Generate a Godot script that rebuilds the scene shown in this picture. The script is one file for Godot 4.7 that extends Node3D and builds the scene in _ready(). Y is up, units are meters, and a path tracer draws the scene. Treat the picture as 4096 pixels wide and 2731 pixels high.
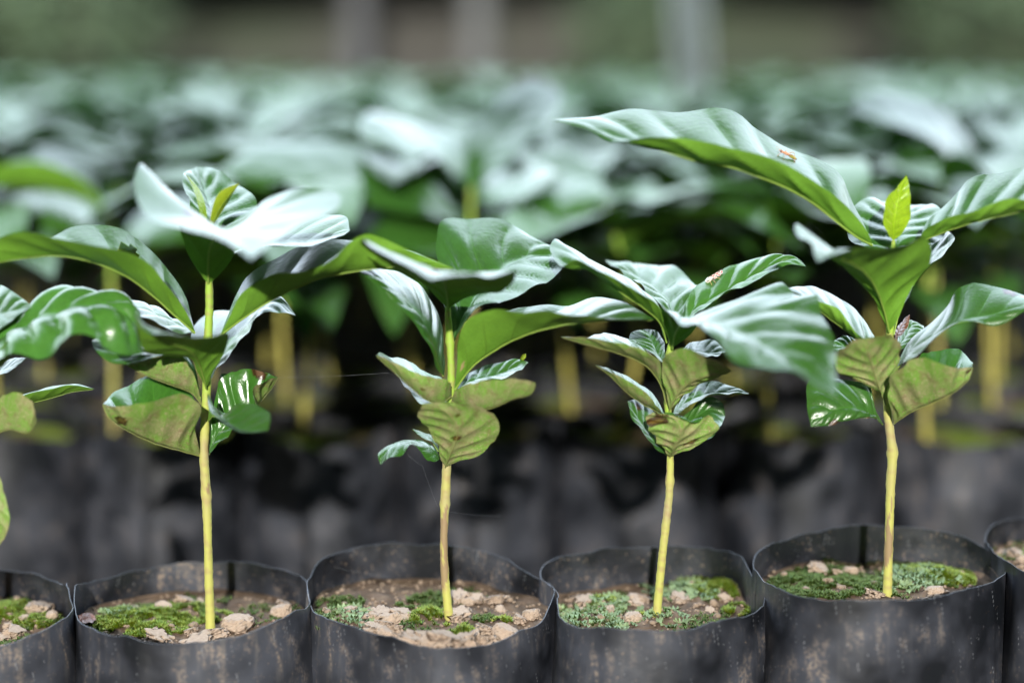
extends Node3D
# A row of coffee seedlings in black nursery bags, with more beds behind. Traced shapes are in millimetres.

var plants := [
	{at=[-122.2,151.0,0.0], stem=[0,0,0,-0,27.5,0,0.1,54.6,0,-0.3,74.2,0,0.7,88.4,0,2,107.7,0,3,123.3,0,3.7,133.7,0,3.8,144,0,3.9,152.5,0], rad=[2.2,2.0,1.9,2.1,2.1,2.0,2.0,1.9,1.8,1.4], leaves=[
		["f", {amp=0.5, spots=[[0.55,0.35,0.05,"b"]]},
			[3.6,141.4,0,5.8,153.8,10,13.9,165.6,35,24.2,169.5,65,36.4,163.9,100],
			[-1.6,151.5,5,-3.4,162.7,15,-5.5,178.8,30,-10.5,192,50,-9,181.7,65,-1.5,175,75,13,171.6,85,29.2,168.3,95],
			[13.5,151.5,5,18,161,15,29.7,175.5,30,44.7,182.8,45,62.1,181.5,60,61.8,177.8,72,51.9,173.3,80,44.4,169.5,90]],
		["f", {amp=0.9},
			[4,150.5,-3,3.6,162.9,-15,-3.4,172.9,-40,-11.2,183.6,-62],
			[-0.9,156.5,-10,-9.7,173.8,-30,-14.8,181.5,-50],
			[13,161.7,-10,18.8,170.2,-30,4.2,179.4,-50,-6.4,183.6,-60]],
		["y", {amp=0, tint=0.8},
			[3.8,164.5,1,2.4,173.2,3,-2.7,184.9,4],
			[2.5,168.2,4,0.6,176.7,5],
			[4,169.6,1,1.9,178,1]],
		["y", {amp=0, tint=0.8},
			[4.9,163,2,10.2,172.6,6,18.1,181.9,8],
			[6.6,170.1,6,10.9,178.7,9],
			[8.7,168.1,3,14.4,176.6,4]],
		["f", {amp=0.5},
			[3.8,143.6,-3,11.4,152.4,-8,30.1,157.2,-10,47.3,158.6,-10,58.2,161.7,-10],
			[8.2,149.4,2,20.6,156.3,6,41,157.5,8,53.7,159.6,2],
			[10.2,156.7,-16,23.9,164.1,-30,41.2,166.3,-34,54.4,166.2,-26]],
		["f", {amp=0.4},
			[7.7,121.9,0,16.3,128.6,5,34.3,140.2,12,50.9,147.3,16,65.3,150.1,18,81.6,151.4,18,100.5,149.9,15],
			[12.8,130.5,6,17.2,138.4,12,24,144.4,18,32.3,149,24,45.1,150.2,28,56.5,156.1,30,61.6,161.5,30,68.7,164.8,29,73.4,162.8,26,82,158.6,23,90.1,154.7,19],
			[11,130.9,-3,13.3,137.3,-8,16,141.7,-10,24.9,148.4,-15,42.4,156.3,-19,56.2,156.9,-18,68.1,157.1,-10,84,154.2,0]],
		["f", {amp=0.4, label="arching leaf with a ragged bite hole near its stalk", holes=[[0.43,0.8,0.055,0.1]]},
			[-2.2,122.8,0,-8.5,130.4,5,-14.9,138,9,-25.7,148,15,-37.2,153.7,20,-47.8,155.9,22,-61.8,155.1,22,-74.3,152.6,20],
			[-2.5,126.7,4,-5.7,137.2,12,-9.4,145.8,20,-13.5,152.8,26,-20.2,158,32,-27.4,160.6,36,-44.2,163.6,38,-57.1,166.1,36,-67.3,163.3,30,-72.8,157.6,24],
			[-4,126.6,-4,-7,136.4,-6,-10.7,142,-8,-17.4,151.5,-8,-24,157.5,-7,-31.5,163,-5,-40,165.1,-2,-47.3,164.5,1,-55.1,160.5,5,-65.2,157.1,10,-72.4,154.8,15]],
		["f", {amp=0.9},
			[-3.3,123,0,-15.1,127.8,-4,-24.8,131,-6,-33.5,131.9,-8,-45.5,132.4,-9,-58.3,130.1,-8],
			[-5.1,123.2,6,-17.7,129,11,-23.1,131.5,12,-35.2,132.7,9],
			[-7.6,123.5,-10,-27.3,131.4,-20,-41.7,134.1,-23,-50.7,133.1,-20]],
		["f", {amp=0.3},
			[2.1,101.1,3,2.1,112.8,15,1.4,120.4,28,-3.8,125.9,40,-8.5,132,50,-12.6,140,58],
			[-0.4,107.6,6,-2.5,115.5,14,-8.5,117.7,24,-13.1,120.7,36,-12.9,130.3,50],
			[5.8,108.6,8,12.6,118.6,18,15.8,126.9,28,11.6,128.4,46,0.2,131.4,56,-7.6,132.8,60]],
		["f", {amp=0.6},
			[1.9,102.3,-3,7.6,114.3,-6,14.3,122.6,-10,18.8,126.8,-12,27.5,132.7,-15,35.8,127.6,-12],
			[6.5,108,2,11.8,114.7,3,18.8,123,3,21,127.5,0,30.6,129.9,-5],
			[-4.3,109.6,-15,-8.6,120.9,-30,-2.6,124.3,-38,4.2,124.9,-38,17.3,127,-30,28.6,134.3,-20]],
		["f", {amp=0.4},
			[-0.3,96.9,2,-3.1,108,4,-7.3,113.2,8,-17.7,116.8,13,-28.4,118.8,16,-38.9,122.1,16],
			[-2.9,108.8,8,-4.1,114.9,14,-13.9,116.8,20,-16.9,115.4,22,-30,115.3,24,-36.5,118.9,20],
			[-7,112.9,-5,-16.7,119.2,-10,-28.4,121.7,-10,-37.8,121.5,0]],
		["d", {amp=0.4},
			[-0.5,94.1,0,-4.1,99.8,3,-10.4,103.1,6,-18.6,106.7,8,-28.9,112.6,10],
			[-0.8,101.7,5,-2.1,109,9,-5.3,114.5,12,-12,115.3,13,-20.9,114,12],
			[-3.9,99.7,-5,-7.1,104.1,-10,-14.5,106.8,-12,-24.6,110.1,-4]],
		["d", {amp=0.7, spots=[[0.75,0.35,0.05,"b"]]},
			[-1.7,73.1,0,-7.2,76.7,6,-19,82.6,13,-26.2,87.4,16,-33.1,92,15,-37.3,96.1,10],
			[-1.1,84.9,10,2,98.9,20,-4.1,103.1,26,-14.5,101.6,30,-25.7,98.8,26],
			[-5.6,82.7,-5,-6,95.2,-9,-11.3,101.7,-10,-18.4,104.4,-10,-25.6,102.9,-10,-31.6,99.9,-7,-36.8,96.9,-1]],
		["d", {amp=0.8, spots=[[0.8,0.95,0.05,"b"]]},
			[1.1,72.9,-2,3.5,78.9,-3,9.5,85.4,-4,17.8,90.6,-5,24.8,98.3,-3,29.9,104.8,0],
			[6,78,1,12.4,84.5,3,21.7,93.4,5,22.4,103.3,7,26.7,104.8,5],
			[2.1,88.6,-6,4.1,97.3,-8,7.1,105.7,-9,13.2,106.3,-10,22.5,105.9,-8,27.3,104.9,-3]],
		["f", {amp=0.3},
			[2.2,88.1,3,5.6,91.5,10,12.4,92.4,22,21.7,91.3,34,31.8,92.9,42],
			[3.7,94,8,4.7,101.5,16,8.9,96.2,29,15.4,93.7,36,24.1,91.8,42],
			[5.6,93.6,6,10.7,93,12,17.3,98.3,20,26.9,99.6,30,32.6,96.9,40]],
	]},
	{at=[-219.9,147.3,0.0], stem=[0,0,0,4.2,49.3,0,5.5,85,0,8.5,120.1,0,9.7,147.7,0], rad=[2.2,2,2,1.9,1.5], leaves=[
		["f", {amp=2.1, tint=1.6, flip=0},
			[7.1,115,10,20.4,123.1,16,28.7,129,20,40.7,136.1,25,52.3,139.9,28,64.6,142.2,30,76.6,138.8,32,82.4,124.1,34],
			[16.8,114.8,24,35.6,123.5,40,52.7,126.5,48,60.3,131.9,49,67,132.1,48,76.1,125.7,44],
			[10,120.8,0,21.9,128.8,5,35.4,139.2,8,47.1,143.8,8,55.1,144.6,10,63.5,142.4,12,72.7,139.8,20]],
		["f", {amp=0.4},
			[1.5,125,0,16.8,133.7,10,29.1,137.5,16,38.1,139.8,20],
			[15.1,125.8,15,26.1,131.6,22,33.1,136.7,22],
			[8.1,144.3,-10,20.1,145.3,0,29.3,142.9,10]],
		["d", {amp=0.3},
			[6.6,82.7,5,17.2,87.9,12,26.2,91.8,18,36,92.7,24,38.6,96.5,24],
			[14.3,98.6,12,24.1,105.4,20,33.4,107.5,26,38.1,105.2,28],
			[9.8,86.6,-4,17.3,93.6,0,27.5,97.7,8,35.4,99.3,18]],
		["f", {amp=0.2},
			[12.8,92.5,-5,27.2,97.8,0,37.7,100.8,2,46,102.9,0,54.2,103.3,-3],
			[22.9,98.5,6,29.9,103,8,39.5,105.4,8,47.2,106.1,4],
			[18.7,97.9,-8,24.4,99.6,-11,34.1,102.3,-11,45.1,104.2,-8]],
		["d", {amp=0.4, flip=1},
			[14.5,76.8,20,21.9,71.2,30,23.5,61.6,33,23.3,48.4,30],
			[25,75.9,30,27.9,67.1,32,29.5,61.3,34,27.9,54.5,33],
			[15.2,69.9,25,15.7,61.9,28,18.4,53.4,29]],
		["f", {amp=0.3},
			[12.5,108.5,10,23.5,115.7,20,30.8,121.6,30,35.9,128.9,36],
			[20.2,118.6,20,28.2,125.6,30,34.7,129.2,38],
			[17.3,122.6,10,26.4,127.9,20,32.9,129.4,30]],
		["f", {amp=0.2},
			[7.6,107.4,-5,21.8,112.5,0,29.5,116.8,3],
			[19.8,110.5,5,25.7,113.2,5],
			[15.3,112.7,-10,22.5,115.1,-6]],
	]},
	{at=[-25.7,157.9,0.0], stem=[0,0,0,-1.1,13.3,0,-1.7,25.7,0,-1.3,41.2,0,-0.9,50.4,0,-0.3,61.9,0,0.2,69.9,0,1,82,0,1.7,94,0,1.6,106,0,1.2,114.9,0,0.7,121.6,0,0.6,126.3,0], rad=[2.1,2.0,1.9,1.8,1.9,2.2,2.0,1.9,1.9,1.8,1.7,1.6,1.3], leaves=[
		["f", {amp=0.4},
			[0.8,125.5,2,1,133.2,15,0.7,139.8,30,-0.1,145.2,50,-0.9,148.9,70,-1.3,149.1,90],
			[-3.7,131,8,-9,138.4,20,-20,145.9,30,-28.9,154.3,40,-28.5,158.4,50,-22.5,156.1,65,-13,153.4,75,-6.3,151.1,85],
			[6.3,129.9,8,16.8,133.9,20,22.5,137,32,27.5,143.5,45,26.5,147.5,55,18,146.1,65,12.5,148.4,75,5.2,149.7,85]],
		["f", {amp=1},
			[1.8,110,-2,4.7,117.8,-5,10.5,127.5,-12,19.3,137.1,-20,28.3,141.6,-26,39.2,143.2,-28,51.7,142.6,-24],
			[3.8,114.4,3,8.5,122.9,6,21.3,129,6,29.9,131.5,3,38.1,134.1,-3,45.1,138.9,-12],
			[-1.3,123.6,-10,-3.7,136.5,-26,-5.6,145.6,-36,-3.4,155.6,-44,9.1,156.2,-48,22.2,154.2,-48,31.4,150.3,-44,40.5,146.7,-36]],
		["f", {amp=0.5},
			[-1.1,98.7,1,-4.9,111.8,5,-9.8,123.5,8,-17.6,132.5,10,-26.1,138.8,10,-34.2,141.5,8],
			[-2.9,101.2,5,-6.8,113.1,12,-11.7,121.8,16,-17.1,128.5,18,-21.6,133.6,18,-28.7,138.5,14],
			[-1.1,102.9,-8,-2.3,113.6,-16,-5.5,121.8,-22,-10.3,130,-24,-18.4,136,-20,-27.7,140.3,-10]],
		["f", {amp=0.5, spots=[[0.12,0.2,0.025,"t"]]},
			[3,93.5,2,10.8,104.9,9,19.6,112.2,14,31,118.6,19,45,122.8,22,61.9,124.5,22,80.5,123.8,18],
			[4.2,103,8,4.8,114.3,16,9,124.8,24,18.6,129.2,30,28.1,128.9,34,37.9,130.1,36,47.3,128.1,36,58.5,126.4,32],
			[6.4,103.5,-5,13.4,117.6,-10,25.3,123.3,-12,38.9,124.8,-10,47.1,124.8,-8,58.3,128.9,-8,68.9,127.5,0]],
		["d", {amp=0.3, spots=[[0.45,0.3,0.02,"t"]]},
			[1.9,91.3,4,-2,89.9,9,-7,91.7,13,-13.1,97.5,16,-20.3,104.7,18,-26.5,109.7,16],
			[1.6,98.4,10,-3.9,100.8,16,-11.6,103.9,20,-17.1,107.1,22,-22.3,109,20],
			[-1.2,96.4,-3,-6.3,97,-10,-16.2,101.3,-16,-23.6,104.6,-12]],
		["f", {amp=0.3},
			[0.5,87.4,-3,-6.2,87.4,-6,-12.2,90.6,-8,-21.3,98.6,-8],
			[-3.6,86.2,0,-9.3,87.1,2,-15.1,92.9,2],
			[-2.9,90.4,-12,-11.4,95.1,-16]],
		["d", {amp=0.3},
			[1.9,89.7,5,8.6,88.1,13,16.7,89.4,18,25.9,94.1,22,33.5,97.4,24,34.6,100.6,24],
			[4,95.3,12,8.7,98.8,18,15.7,101.5,24,25.3,102.8,28,30.9,102.4,28],
			[4.6,89.8,-3,10.5,92.8,-6,19.4,94.6,-6,28.2,96.2,5]],
		["f", {amp=0.4},
			[2.9,92.4,-2,9.3,95.1,-5,21.1,97.5,-10,28.3,100.3,-12,32.3,101.7,-12],
			[6.6,94.6,3,13.6,96.9,4,22.4,98,2,28.2,99.6,-3],
			[5.7,96.1,-8,12.1,99,-13,22.3,101.3,-16,28.3,102.3,-16]],
		["y", {amp=0, tint=0.7},
			[29.2,101,-17,29.8,103,-15,31.2,104.7,-15],
			[29,102.9,-14,30.1,104.6,-14],
			[30.4,102.1,-15,31.4,103.7,-15]],
		["d", {amp=0.5, spots=[[0.45,0.5,0.03,"b"],[0.7,0.6,0.02,"t"]], label="broad dusty olive lower leaf with a frayed top edge"},
			[-0.8,62.5,3,2.1,71,12,4.4,78.4,18,3.5,86.1,24,-1.1,91.4,28,-8,93.2,28],
			[-2.5,66.8,7,-4.3,74.6,12,-6.9,80.3,16,-10.6,86.9,22,-9.1,90.6,26],
			[4.2,65,6,13.6,69.3,10,19.5,75.7,14,20.8,82.5,18,17.4,89.3,24,8.4,92.8,28,0.1,94.4,30]],
		["d", {amp=0.2, label="small curled lower leaf with a torn end"},
			[-3,65.3,2,-5.8,69.3,5,-10.3,72.7,8,-16,73.8,10,-22.3,71.9,12,-25.6,65.9,14],
			[-4.1,65.1,5,-7.4,66.1,8,-10.2,70.8,11,-13.9,74.1,15,-17.2,70.2,18,-21.3,69.8,18],
			[-4.9,69.1,-1,-8.5,71.3,-2,-14.3,72.8,0,-20.5,72.1,4,-26.8,68.7,10]],
		["f", {amp=0.1},
			[-3.5,67.4,-3,-7.4,72.8,-4,-14,76.3,-3],
			[-5.7,71.4,0,-10.7,74,0],
			[-5.5,72,-8,-10.6,73.8,-8]],
	]},
	{at=[58.5,153.8,0.0], stem=[0,0,0,1.4,21.8,0,3.1,41.2,0,4.3,54.1,0,4.5,69.7,0,4.6,76.9,0,3.4,87.7,0,2.9,95.4,0,2.4,102.6,0,3.2,110.8,0,4.1,115.4,0,4.6,118.9,0], rad=[2.1,2.0,1.9,1.8,1.9,1.8,1.7,1.6,1.6,1.7,1.6,1.3], leaves=[
		["f", {amp=0.5},
			[2.4,116.2,2,-0.6,124.7,6,-7,131.3,10,-14.6,136.7,13,-23.6,142.9,15,-30.4,147.1,15,-36.2,147.2,14,-42,149.9,12],
			[0.7,123.3,8,-0.9,130.2,14,-5.4,135.5,20,-13,140.5,24,-20.4,144.4,26,-29,149.4,26,-34.6,151.5,24,-39,148.2,20],
			[0.8,118.9,-3,-0.8,130.6,-10,-6.8,135.4,-12,-15.3,140.8,-14,-25.5,146.2,-14,-35.9,152,-10,-41.6,156.5,-4,-44.1,153.4,4]],
		["f", {amp=1},
			[3.9,116.4,-3,5.2,122.7,-8,5.1,128.4,-18,0.6,132.6,-32,-5.3,135.3,-44,-13.3,139.4,-54,-18.9,141.1,-60],
			[1.8,121.5,-3,-0.2,128.6,-10,-4.4,133,-22,-10.2,136.3,-36,-15.7,139.3,-50],
			[8.3,120.7,-8,13.5,129.1,-20,17.9,134,-32,15.2,135,-42,9.7,139.3,-52,4.9,139.6,-58,-4,138.4,-62]],
		["f", {amp=0.8, tint=1.3, label="glossy pointed bright green leaf carrying the red spotted leafhopper"},
			[6.7,118.6,-2,12.9,127,-5,22.4,132.3,-9,30.8,136.7,-12,38.1,140.7,-14,46.1,145,-14,54.8,147.2,-12,57.5,145,-8],
			[10.4,122.1,1,14.9,128.3,0,23,133.2,-2,31.7,137.5,-4,42.1,141.1,-7,49.8,145.5,-9],
			[8.8,122.7,-8,11.4,130.5,-11,15,135.9,-16,25.2,140.8,-21,32.1,143.9,-23,39.2,146.4,-23,48,147.8,-20,53.3,147.5,-15]],
		["f", {amp=1},
			[4.3,114.4,3,4.8,122.5,12,7.7,128.5,25,14.1,130.7,40,19.8,129.9,50,27.6,127.9,60,35.2,124.6,70,43.4,119.3,80,51.4,113.3,90],
			[0.4,123,6,-1.4,133.5,16,1.1,130.4,34,3.8,129.3,44,8,132,52,13.5,127.4,64,19.3,121.4,76,28.1,121.6,82,36.9,120.4,87,44.3,116.4,90],
			[8.4,117.9,6,13.1,124,12,17.2,130.3,18,24.1,134,16,36.5,137.6,14,43.7,140.9,14,49.8,136.8,22,55.2,138.6,26,56.4,133.1,36,57.3,125.8,52,54.5,118.4,74]],
		["d", {amp=0.4},
			[2.6,91.5,1,0.4,99.5,5,-4.1,106.6,9,-9.3,111,12,-18.4,115,15,-29.2,118.1,16,-39.9,120.7,14],
			[0.3,103.2,8,-1.4,111.3,15,-7.5,115.9,20,-15,119,22,-21.8,120.4,22,-30.4,121.2,20],
			[0.2,103.2,-5,-3.5,110,-10,-11.5,115,-14,-15.5,116.3,-15,-21.3,117.7,-12,-28.3,117.2,-4]],
		["f", {amp=0.3},
			[2.5,106.2,-3,-0.1,109.4,-8,-2.1,114.2,-16,-3.5,117.3,-24],
			[-0.1,108.4,-2,-5.8,112.4,-8,-11.4,114.8,-16,-8.8,116.8,-22],
			[2.6,110,-10,2.5,113.8,-18,-0,116.8,-22]],
		["d", {amp=0.6},
			[3.5,89.4,3,5.5,96.5,9,9.3,102.5,15,14.9,106.7,21,24.4,109.9,26],
			[1.6,96.6,8,-0.8,106.8,14,-1,113.9,20,5.9,118,26,13.1,116.7,30,19.5,113.6,29],
			[6.1,92.2,4,10.2,97.1,7,15.2,101.4,10,20.9,104.9,16]],
		["f", {amp=0.4},
			[6.1,108.5,-4,12.5,110.9,-8,19.9,109.8,-10,27,110.5,-10],
			[9.2,110,0,14.2,110.5,0,21,109.8,-2],
			[10.4,111.7,-12,16.1,113.3,-18,22.8,113.7,-18]],
		["f", {amp=0.4},
			[5.2,87,-1,9.6,90.9,-1,16.4,93.8,-3,25.2,94.5,-5,36,94.4,-5],
			[7.7,88.7,4,11.9,92.2,6,17.8,95.6,6,26.7,95.9,3],
			[7.6,90.1,-6,11.9,94.1,-9,18.3,97.6,-12,25.4,97.7,-11,31.3,96,-9]],
		["d", {amp=0.2},
			[1.9,86.7,1,-1.8,89.4,3,-7.6,93,6,-14.9,99.3,9,-20.9,105.3,10,-26.1,108.7,9],
			[-1.8,92,8,-5.2,96.9,12,-12.3,102.6,14,-19.2,105.9,13],
			[0.3,90.5,-4,-4,95.4,-8,-10.7,99.8,-8,-17.1,103.7,-3]],
		["f", {amp=0.4},
			[5.2,69.8,-3,8.9,78.3,-6,15.7,83.3,-12,23.2,85.9,-15,27.8,83.3,-14],
			[11.7,73.8,2,19.6,77.4,2,24.6,81,-4],
			[7.1,81.7,-7,12.8,86.3,-11,22.6,91.3,-15,26.6,88.4,-14]],
		["f", {amp=0.3, spots=[[0.8,0.8,0.06,"b"]]},
			[3.1,70.6,0,-2.5,76.9,2,-6.8,82.8,0,-12.6,91.8,-3],
			[-1.7,73.8,4,-6.3,80.1,5,-11.4,86.4,2],
			[2.6,80.1,-6,-1.7,86.7,-9,-8.1,91.4,-8]],
		["d", {amp=0.7, spots=[[0.9,0.45,0.09,"b"],[0.3,0.75,0.06,"b"],[0.75,0.15,0.08,"b"]], label="cupped olive leaf with withered brown patches, lowest on its stem"},
			[4.1,70.6,3,5.3,77.5,12,6.6,82.9,16,5,88.6,18,-3.8,91.2,15],
			[1.2,73.8,6,-3.2,80.2,10,-6.1,85.3,13,-6.7,89.1,14],
			[11.1,74.5,7,17.8,78.1,9,22.6,83.7,10,19.4,88.8,12,12.4,87.5,17,4.4,90.2,19]],
	]},
	{at=[151.6,164.8,0.0], stem=[0,0,0,-0.2,15.4,0,-0.4,33.9,0,-0.5,47.7,0,-0.4,61.4,0,-1.9,70.9,0,-3,79.4,0,-3.4,88.7,0,-3.4,100.2,0,-3.2,108.2,0,-3.1,115,0,-4.6,133.7,0,-3.4,140.2,0,-3.2,145.1,0], rad=[2.2,2.1,2.0,2.0,2.1,2.2,2.1,1.9,1.9,1.9,1.8,1.4,1.1,0.8], leaves=[
		["y", {amp=0.35, tint=1, label="small upright yellow-green new leaf at the shoot tip"},
			[-3.3,145.1,0,-3.7,153.4,2.5,-2.9,159.8,2.5,1.3,170.4,-2],
			[-6.8,148.7,3.5,-9.1,156.9,6,-7.3,162.4,5,-2.2,166.8,1],
			[-0.4,148.7,3.5,1.6,155.3,6,1.5,162.4,5,1.8,167.5,0]],
		["f", {amp=0.8, label="long arching pale green leaf carrying the slender brown bug"},
			[-11.3,143.6,0,-18,147.1,4,-28.6,155.1,8,-41.5,164.1,12,-56.2,170.6,15,-70.6,175.4,17,-80.9,177.2,18,-95.7,181.5,18,-108.7,184.4,16,-126.4,190.6,12,-137.1,192.1,10],
			[-14.1,148.4,5,-20.4,155.7,10,-28.7,163.2,15,-41.7,171.4,21,-54.1,177.8,25,-69.9,182.5,28,-83,185,29,-99.6,186,27,-116,185.1,22,-123.5,188.4,16],
			[-13.2,149.5,-4,-18,159.5,-10,-23.5,170.6,-13,-33.1,177,-15,-46.8,181.8,-17,-55.8,187.4,-18,-64.2,193.9,-17,-72.6,196,-15,-90,193.7,-11,-104,195,-7,-126,192.6,2]],
		["f", {amp=0.8},
			[6.1,144.9,2,13.6,149.5,8,21.5,153.2,13,40.5,158.6,20,58.3,160.1,24],
			[6.7,149.8,7,11.8,154.5,14,20.9,158.2,20,35.1,163.7,26,43,162.8,28,51,161.9,27],
			[9.9,151.2,-3,19.4,159.7,-7,28.8,167.6,-10,43.2,171.6,-10,52.2,173.4,-8,57.9,167.9,5]],
		["f", {amp=0.8, spots=[[0.75,0.2,0.05,"t"]]},
			[-1.4,136.5,-4,2.4,145.1,-15,7.7,150.7,-33,13.6,154.7,-50],
			[-10,139.9,-10,-16,142.9,-20,-14.9,150.2,-30,-7.6,157.7,-40,5,155.2,-50],
			[10.5,139.9,-10,21.1,143.7,-20,25.9,148.5,-30,25.3,154.3,-40,21.4,154.1,-50]],
		["f", {amp=0.7},
			[-3.9,109.7,2,-8.7,121.1,10,-15.5,131.9,22,-25.1,140.4,38,-34.8,145.3,52,-41.9,147.5,62,-45.3,145.4,70],
			[-8.7,117.1,6,-16.5,128.6,12,-26.1,136.5,20,-35.8,143.5,30,-43.6,150.7,40,-50.6,156.4,50,-49.9,152.9,58,-46.7,151,64,-46.3,147.4,68],
			[-2.2,113.6,5,0.6,124.4,10,5.8,136.6,18,5.3,143,26,0.6,149.7,36,-11.5,149,48,-23,148.3,56,-33.6,149,63,-41,147.3,68]],
		["f", {amp=0.5},
			[-1.2,107.7,-3,2.3,117.8,-8,9.3,127.8,-15,18.2,137.5,-25,26.8,145.8,-35],
			[-1.1,116.6,3,3.4,124.5,3,11.4,136,0,18.7,139.2,-6,24.3,143.3,-15],
			[-0,115.8,-10,3,125.9,-20,11.9,138.7,-35,22.9,145.4,-45]],
		["f", {amp=0.5},
			[-7.3,100.2,0,-15.2,106.3,4,-21.1,110.7,8,-27.8,115.8,10,-33.5,120.2,10,-45.7,127.2,6],
			[-13.7,105.6,8,-18.6,110.2,12,-23.3,116.3,15,-27.3,121,15,-32.5,122.6,13],
			[-7.3,104.9,-6,-9.1,109.7,-12,-13.6,114.8,-16,-20.3,120.4,-18,-31.5,124.7,-14]],
		["f", {amp=0.2, spots=[[0.8,0.93,0.045,"b"]], label="twisted dark green leaf with a burnt brown spot on its edge"},
			[-0,95.2,1,3.6,102.4,6,10.4,108.9,11,19.8,115.6,14,30.9,118,15,44.3,121.7,14,54.3,122.2,10],
			[-0.1,98,8,3.9,101.6,14,10,109.6,17,14.5,113.6,18,21.4,116.3,18,33,114.4,18,43.8,119.5,16],
			[2.2,99.8,-2,5.3,105.6,-2,13,111.9,-2,19.4,119.3,-2,23.6,126.1,-2,28.8,128.3,-1,36.7,127.4,1,46.9,124.3,5]],
		["d", {amp=0.6, label="dusty rounded olive leaf in front of the stem"},
			[-4.4,80.7,3,-10.2,91.4,12,-14,99.8,18,-17.5,106.7,24,-19.1,111,26],
			[-8.1,86.7,7,-16.8,91.5,12,-25.8,96,17,-29.6,101.4,22,-28.6,106.7,27,-24.3,110.7,29],
			[-5.3,85.3,6,-2.6,94.1,10,-2,103.1,16,-4.8,109.3,22,-11.8,112.4,28]],
		["d", {amp=0.9, spots=[[0.95,0.3,0.05,"b"]]},
			[-1,73.1,3,2.2,78.4,9,8.3,82.7,13,16.2,87.3,16,23.3,93,16,26.6,97.3,12],
			[-3.5,79.6,9,-7.1,88.5,16,-5.8,98.8,23,-0.7,103.2,26,5.8,102.9,28,14.6,99.8,24],
			[4.3,82.3,-3,9.1,92.1,-6,12.7,99.9,-8,20.7,100.5,-8,26.2,100.2,-7,28.9,97.9,0]],
		["f", {amp=0.6, spots=[[0.33,0.08,0.035,"b"],[0.75,0.05,0.08,"b"]], flip=0, label="glossy dark leaf with brown scorched spots along its lower edge"},
			[-4.3,72,0,-10.1,77.1,4,-18.4,80.3,8,-26.6,79.9,10,-35.3,73.7,12],
			[-9.9,75.3,6,-18.5,76.3,9,-26.8,74.5,12],
			[-9.4,80.8,1,-10,87,-1,-16.7,89,-2,-26.7,90.5,-3,-34,89.6,-1,-36,81.3,6]],
		["b", {amp=0.2, label="withered reddish-brown leaf scrap"},
			[0.4,105.1,-5,2.2,108.9,-6,6.3,114.8,-8],
			[1.9,107.6,-2,5.3,111.4,-5],
			[0.9,107.8,-9,4.1,111.7,-10]],
		["f", {amp=0.3},
			[-0.3,99.1,-6,5,104.8,-10,9.8,109.9,-14,13.7,109.1,-14],
			[5,102.7,-5,11.5,107.7,-8],
			[4.7,105.5,-16,8.6,110.4,-19]],
		["d", {amp=0.3},
			[-8.1,97.7,-4,-16.3,101.4,-6,-24.6,103.4,-6],
			[-17.5,99.9,0,-24.3,101.8,0],
			[-12.7,103,-10,-17.5,105.7,-12,-21.9,104.8,-10]],
	]},
]
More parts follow.
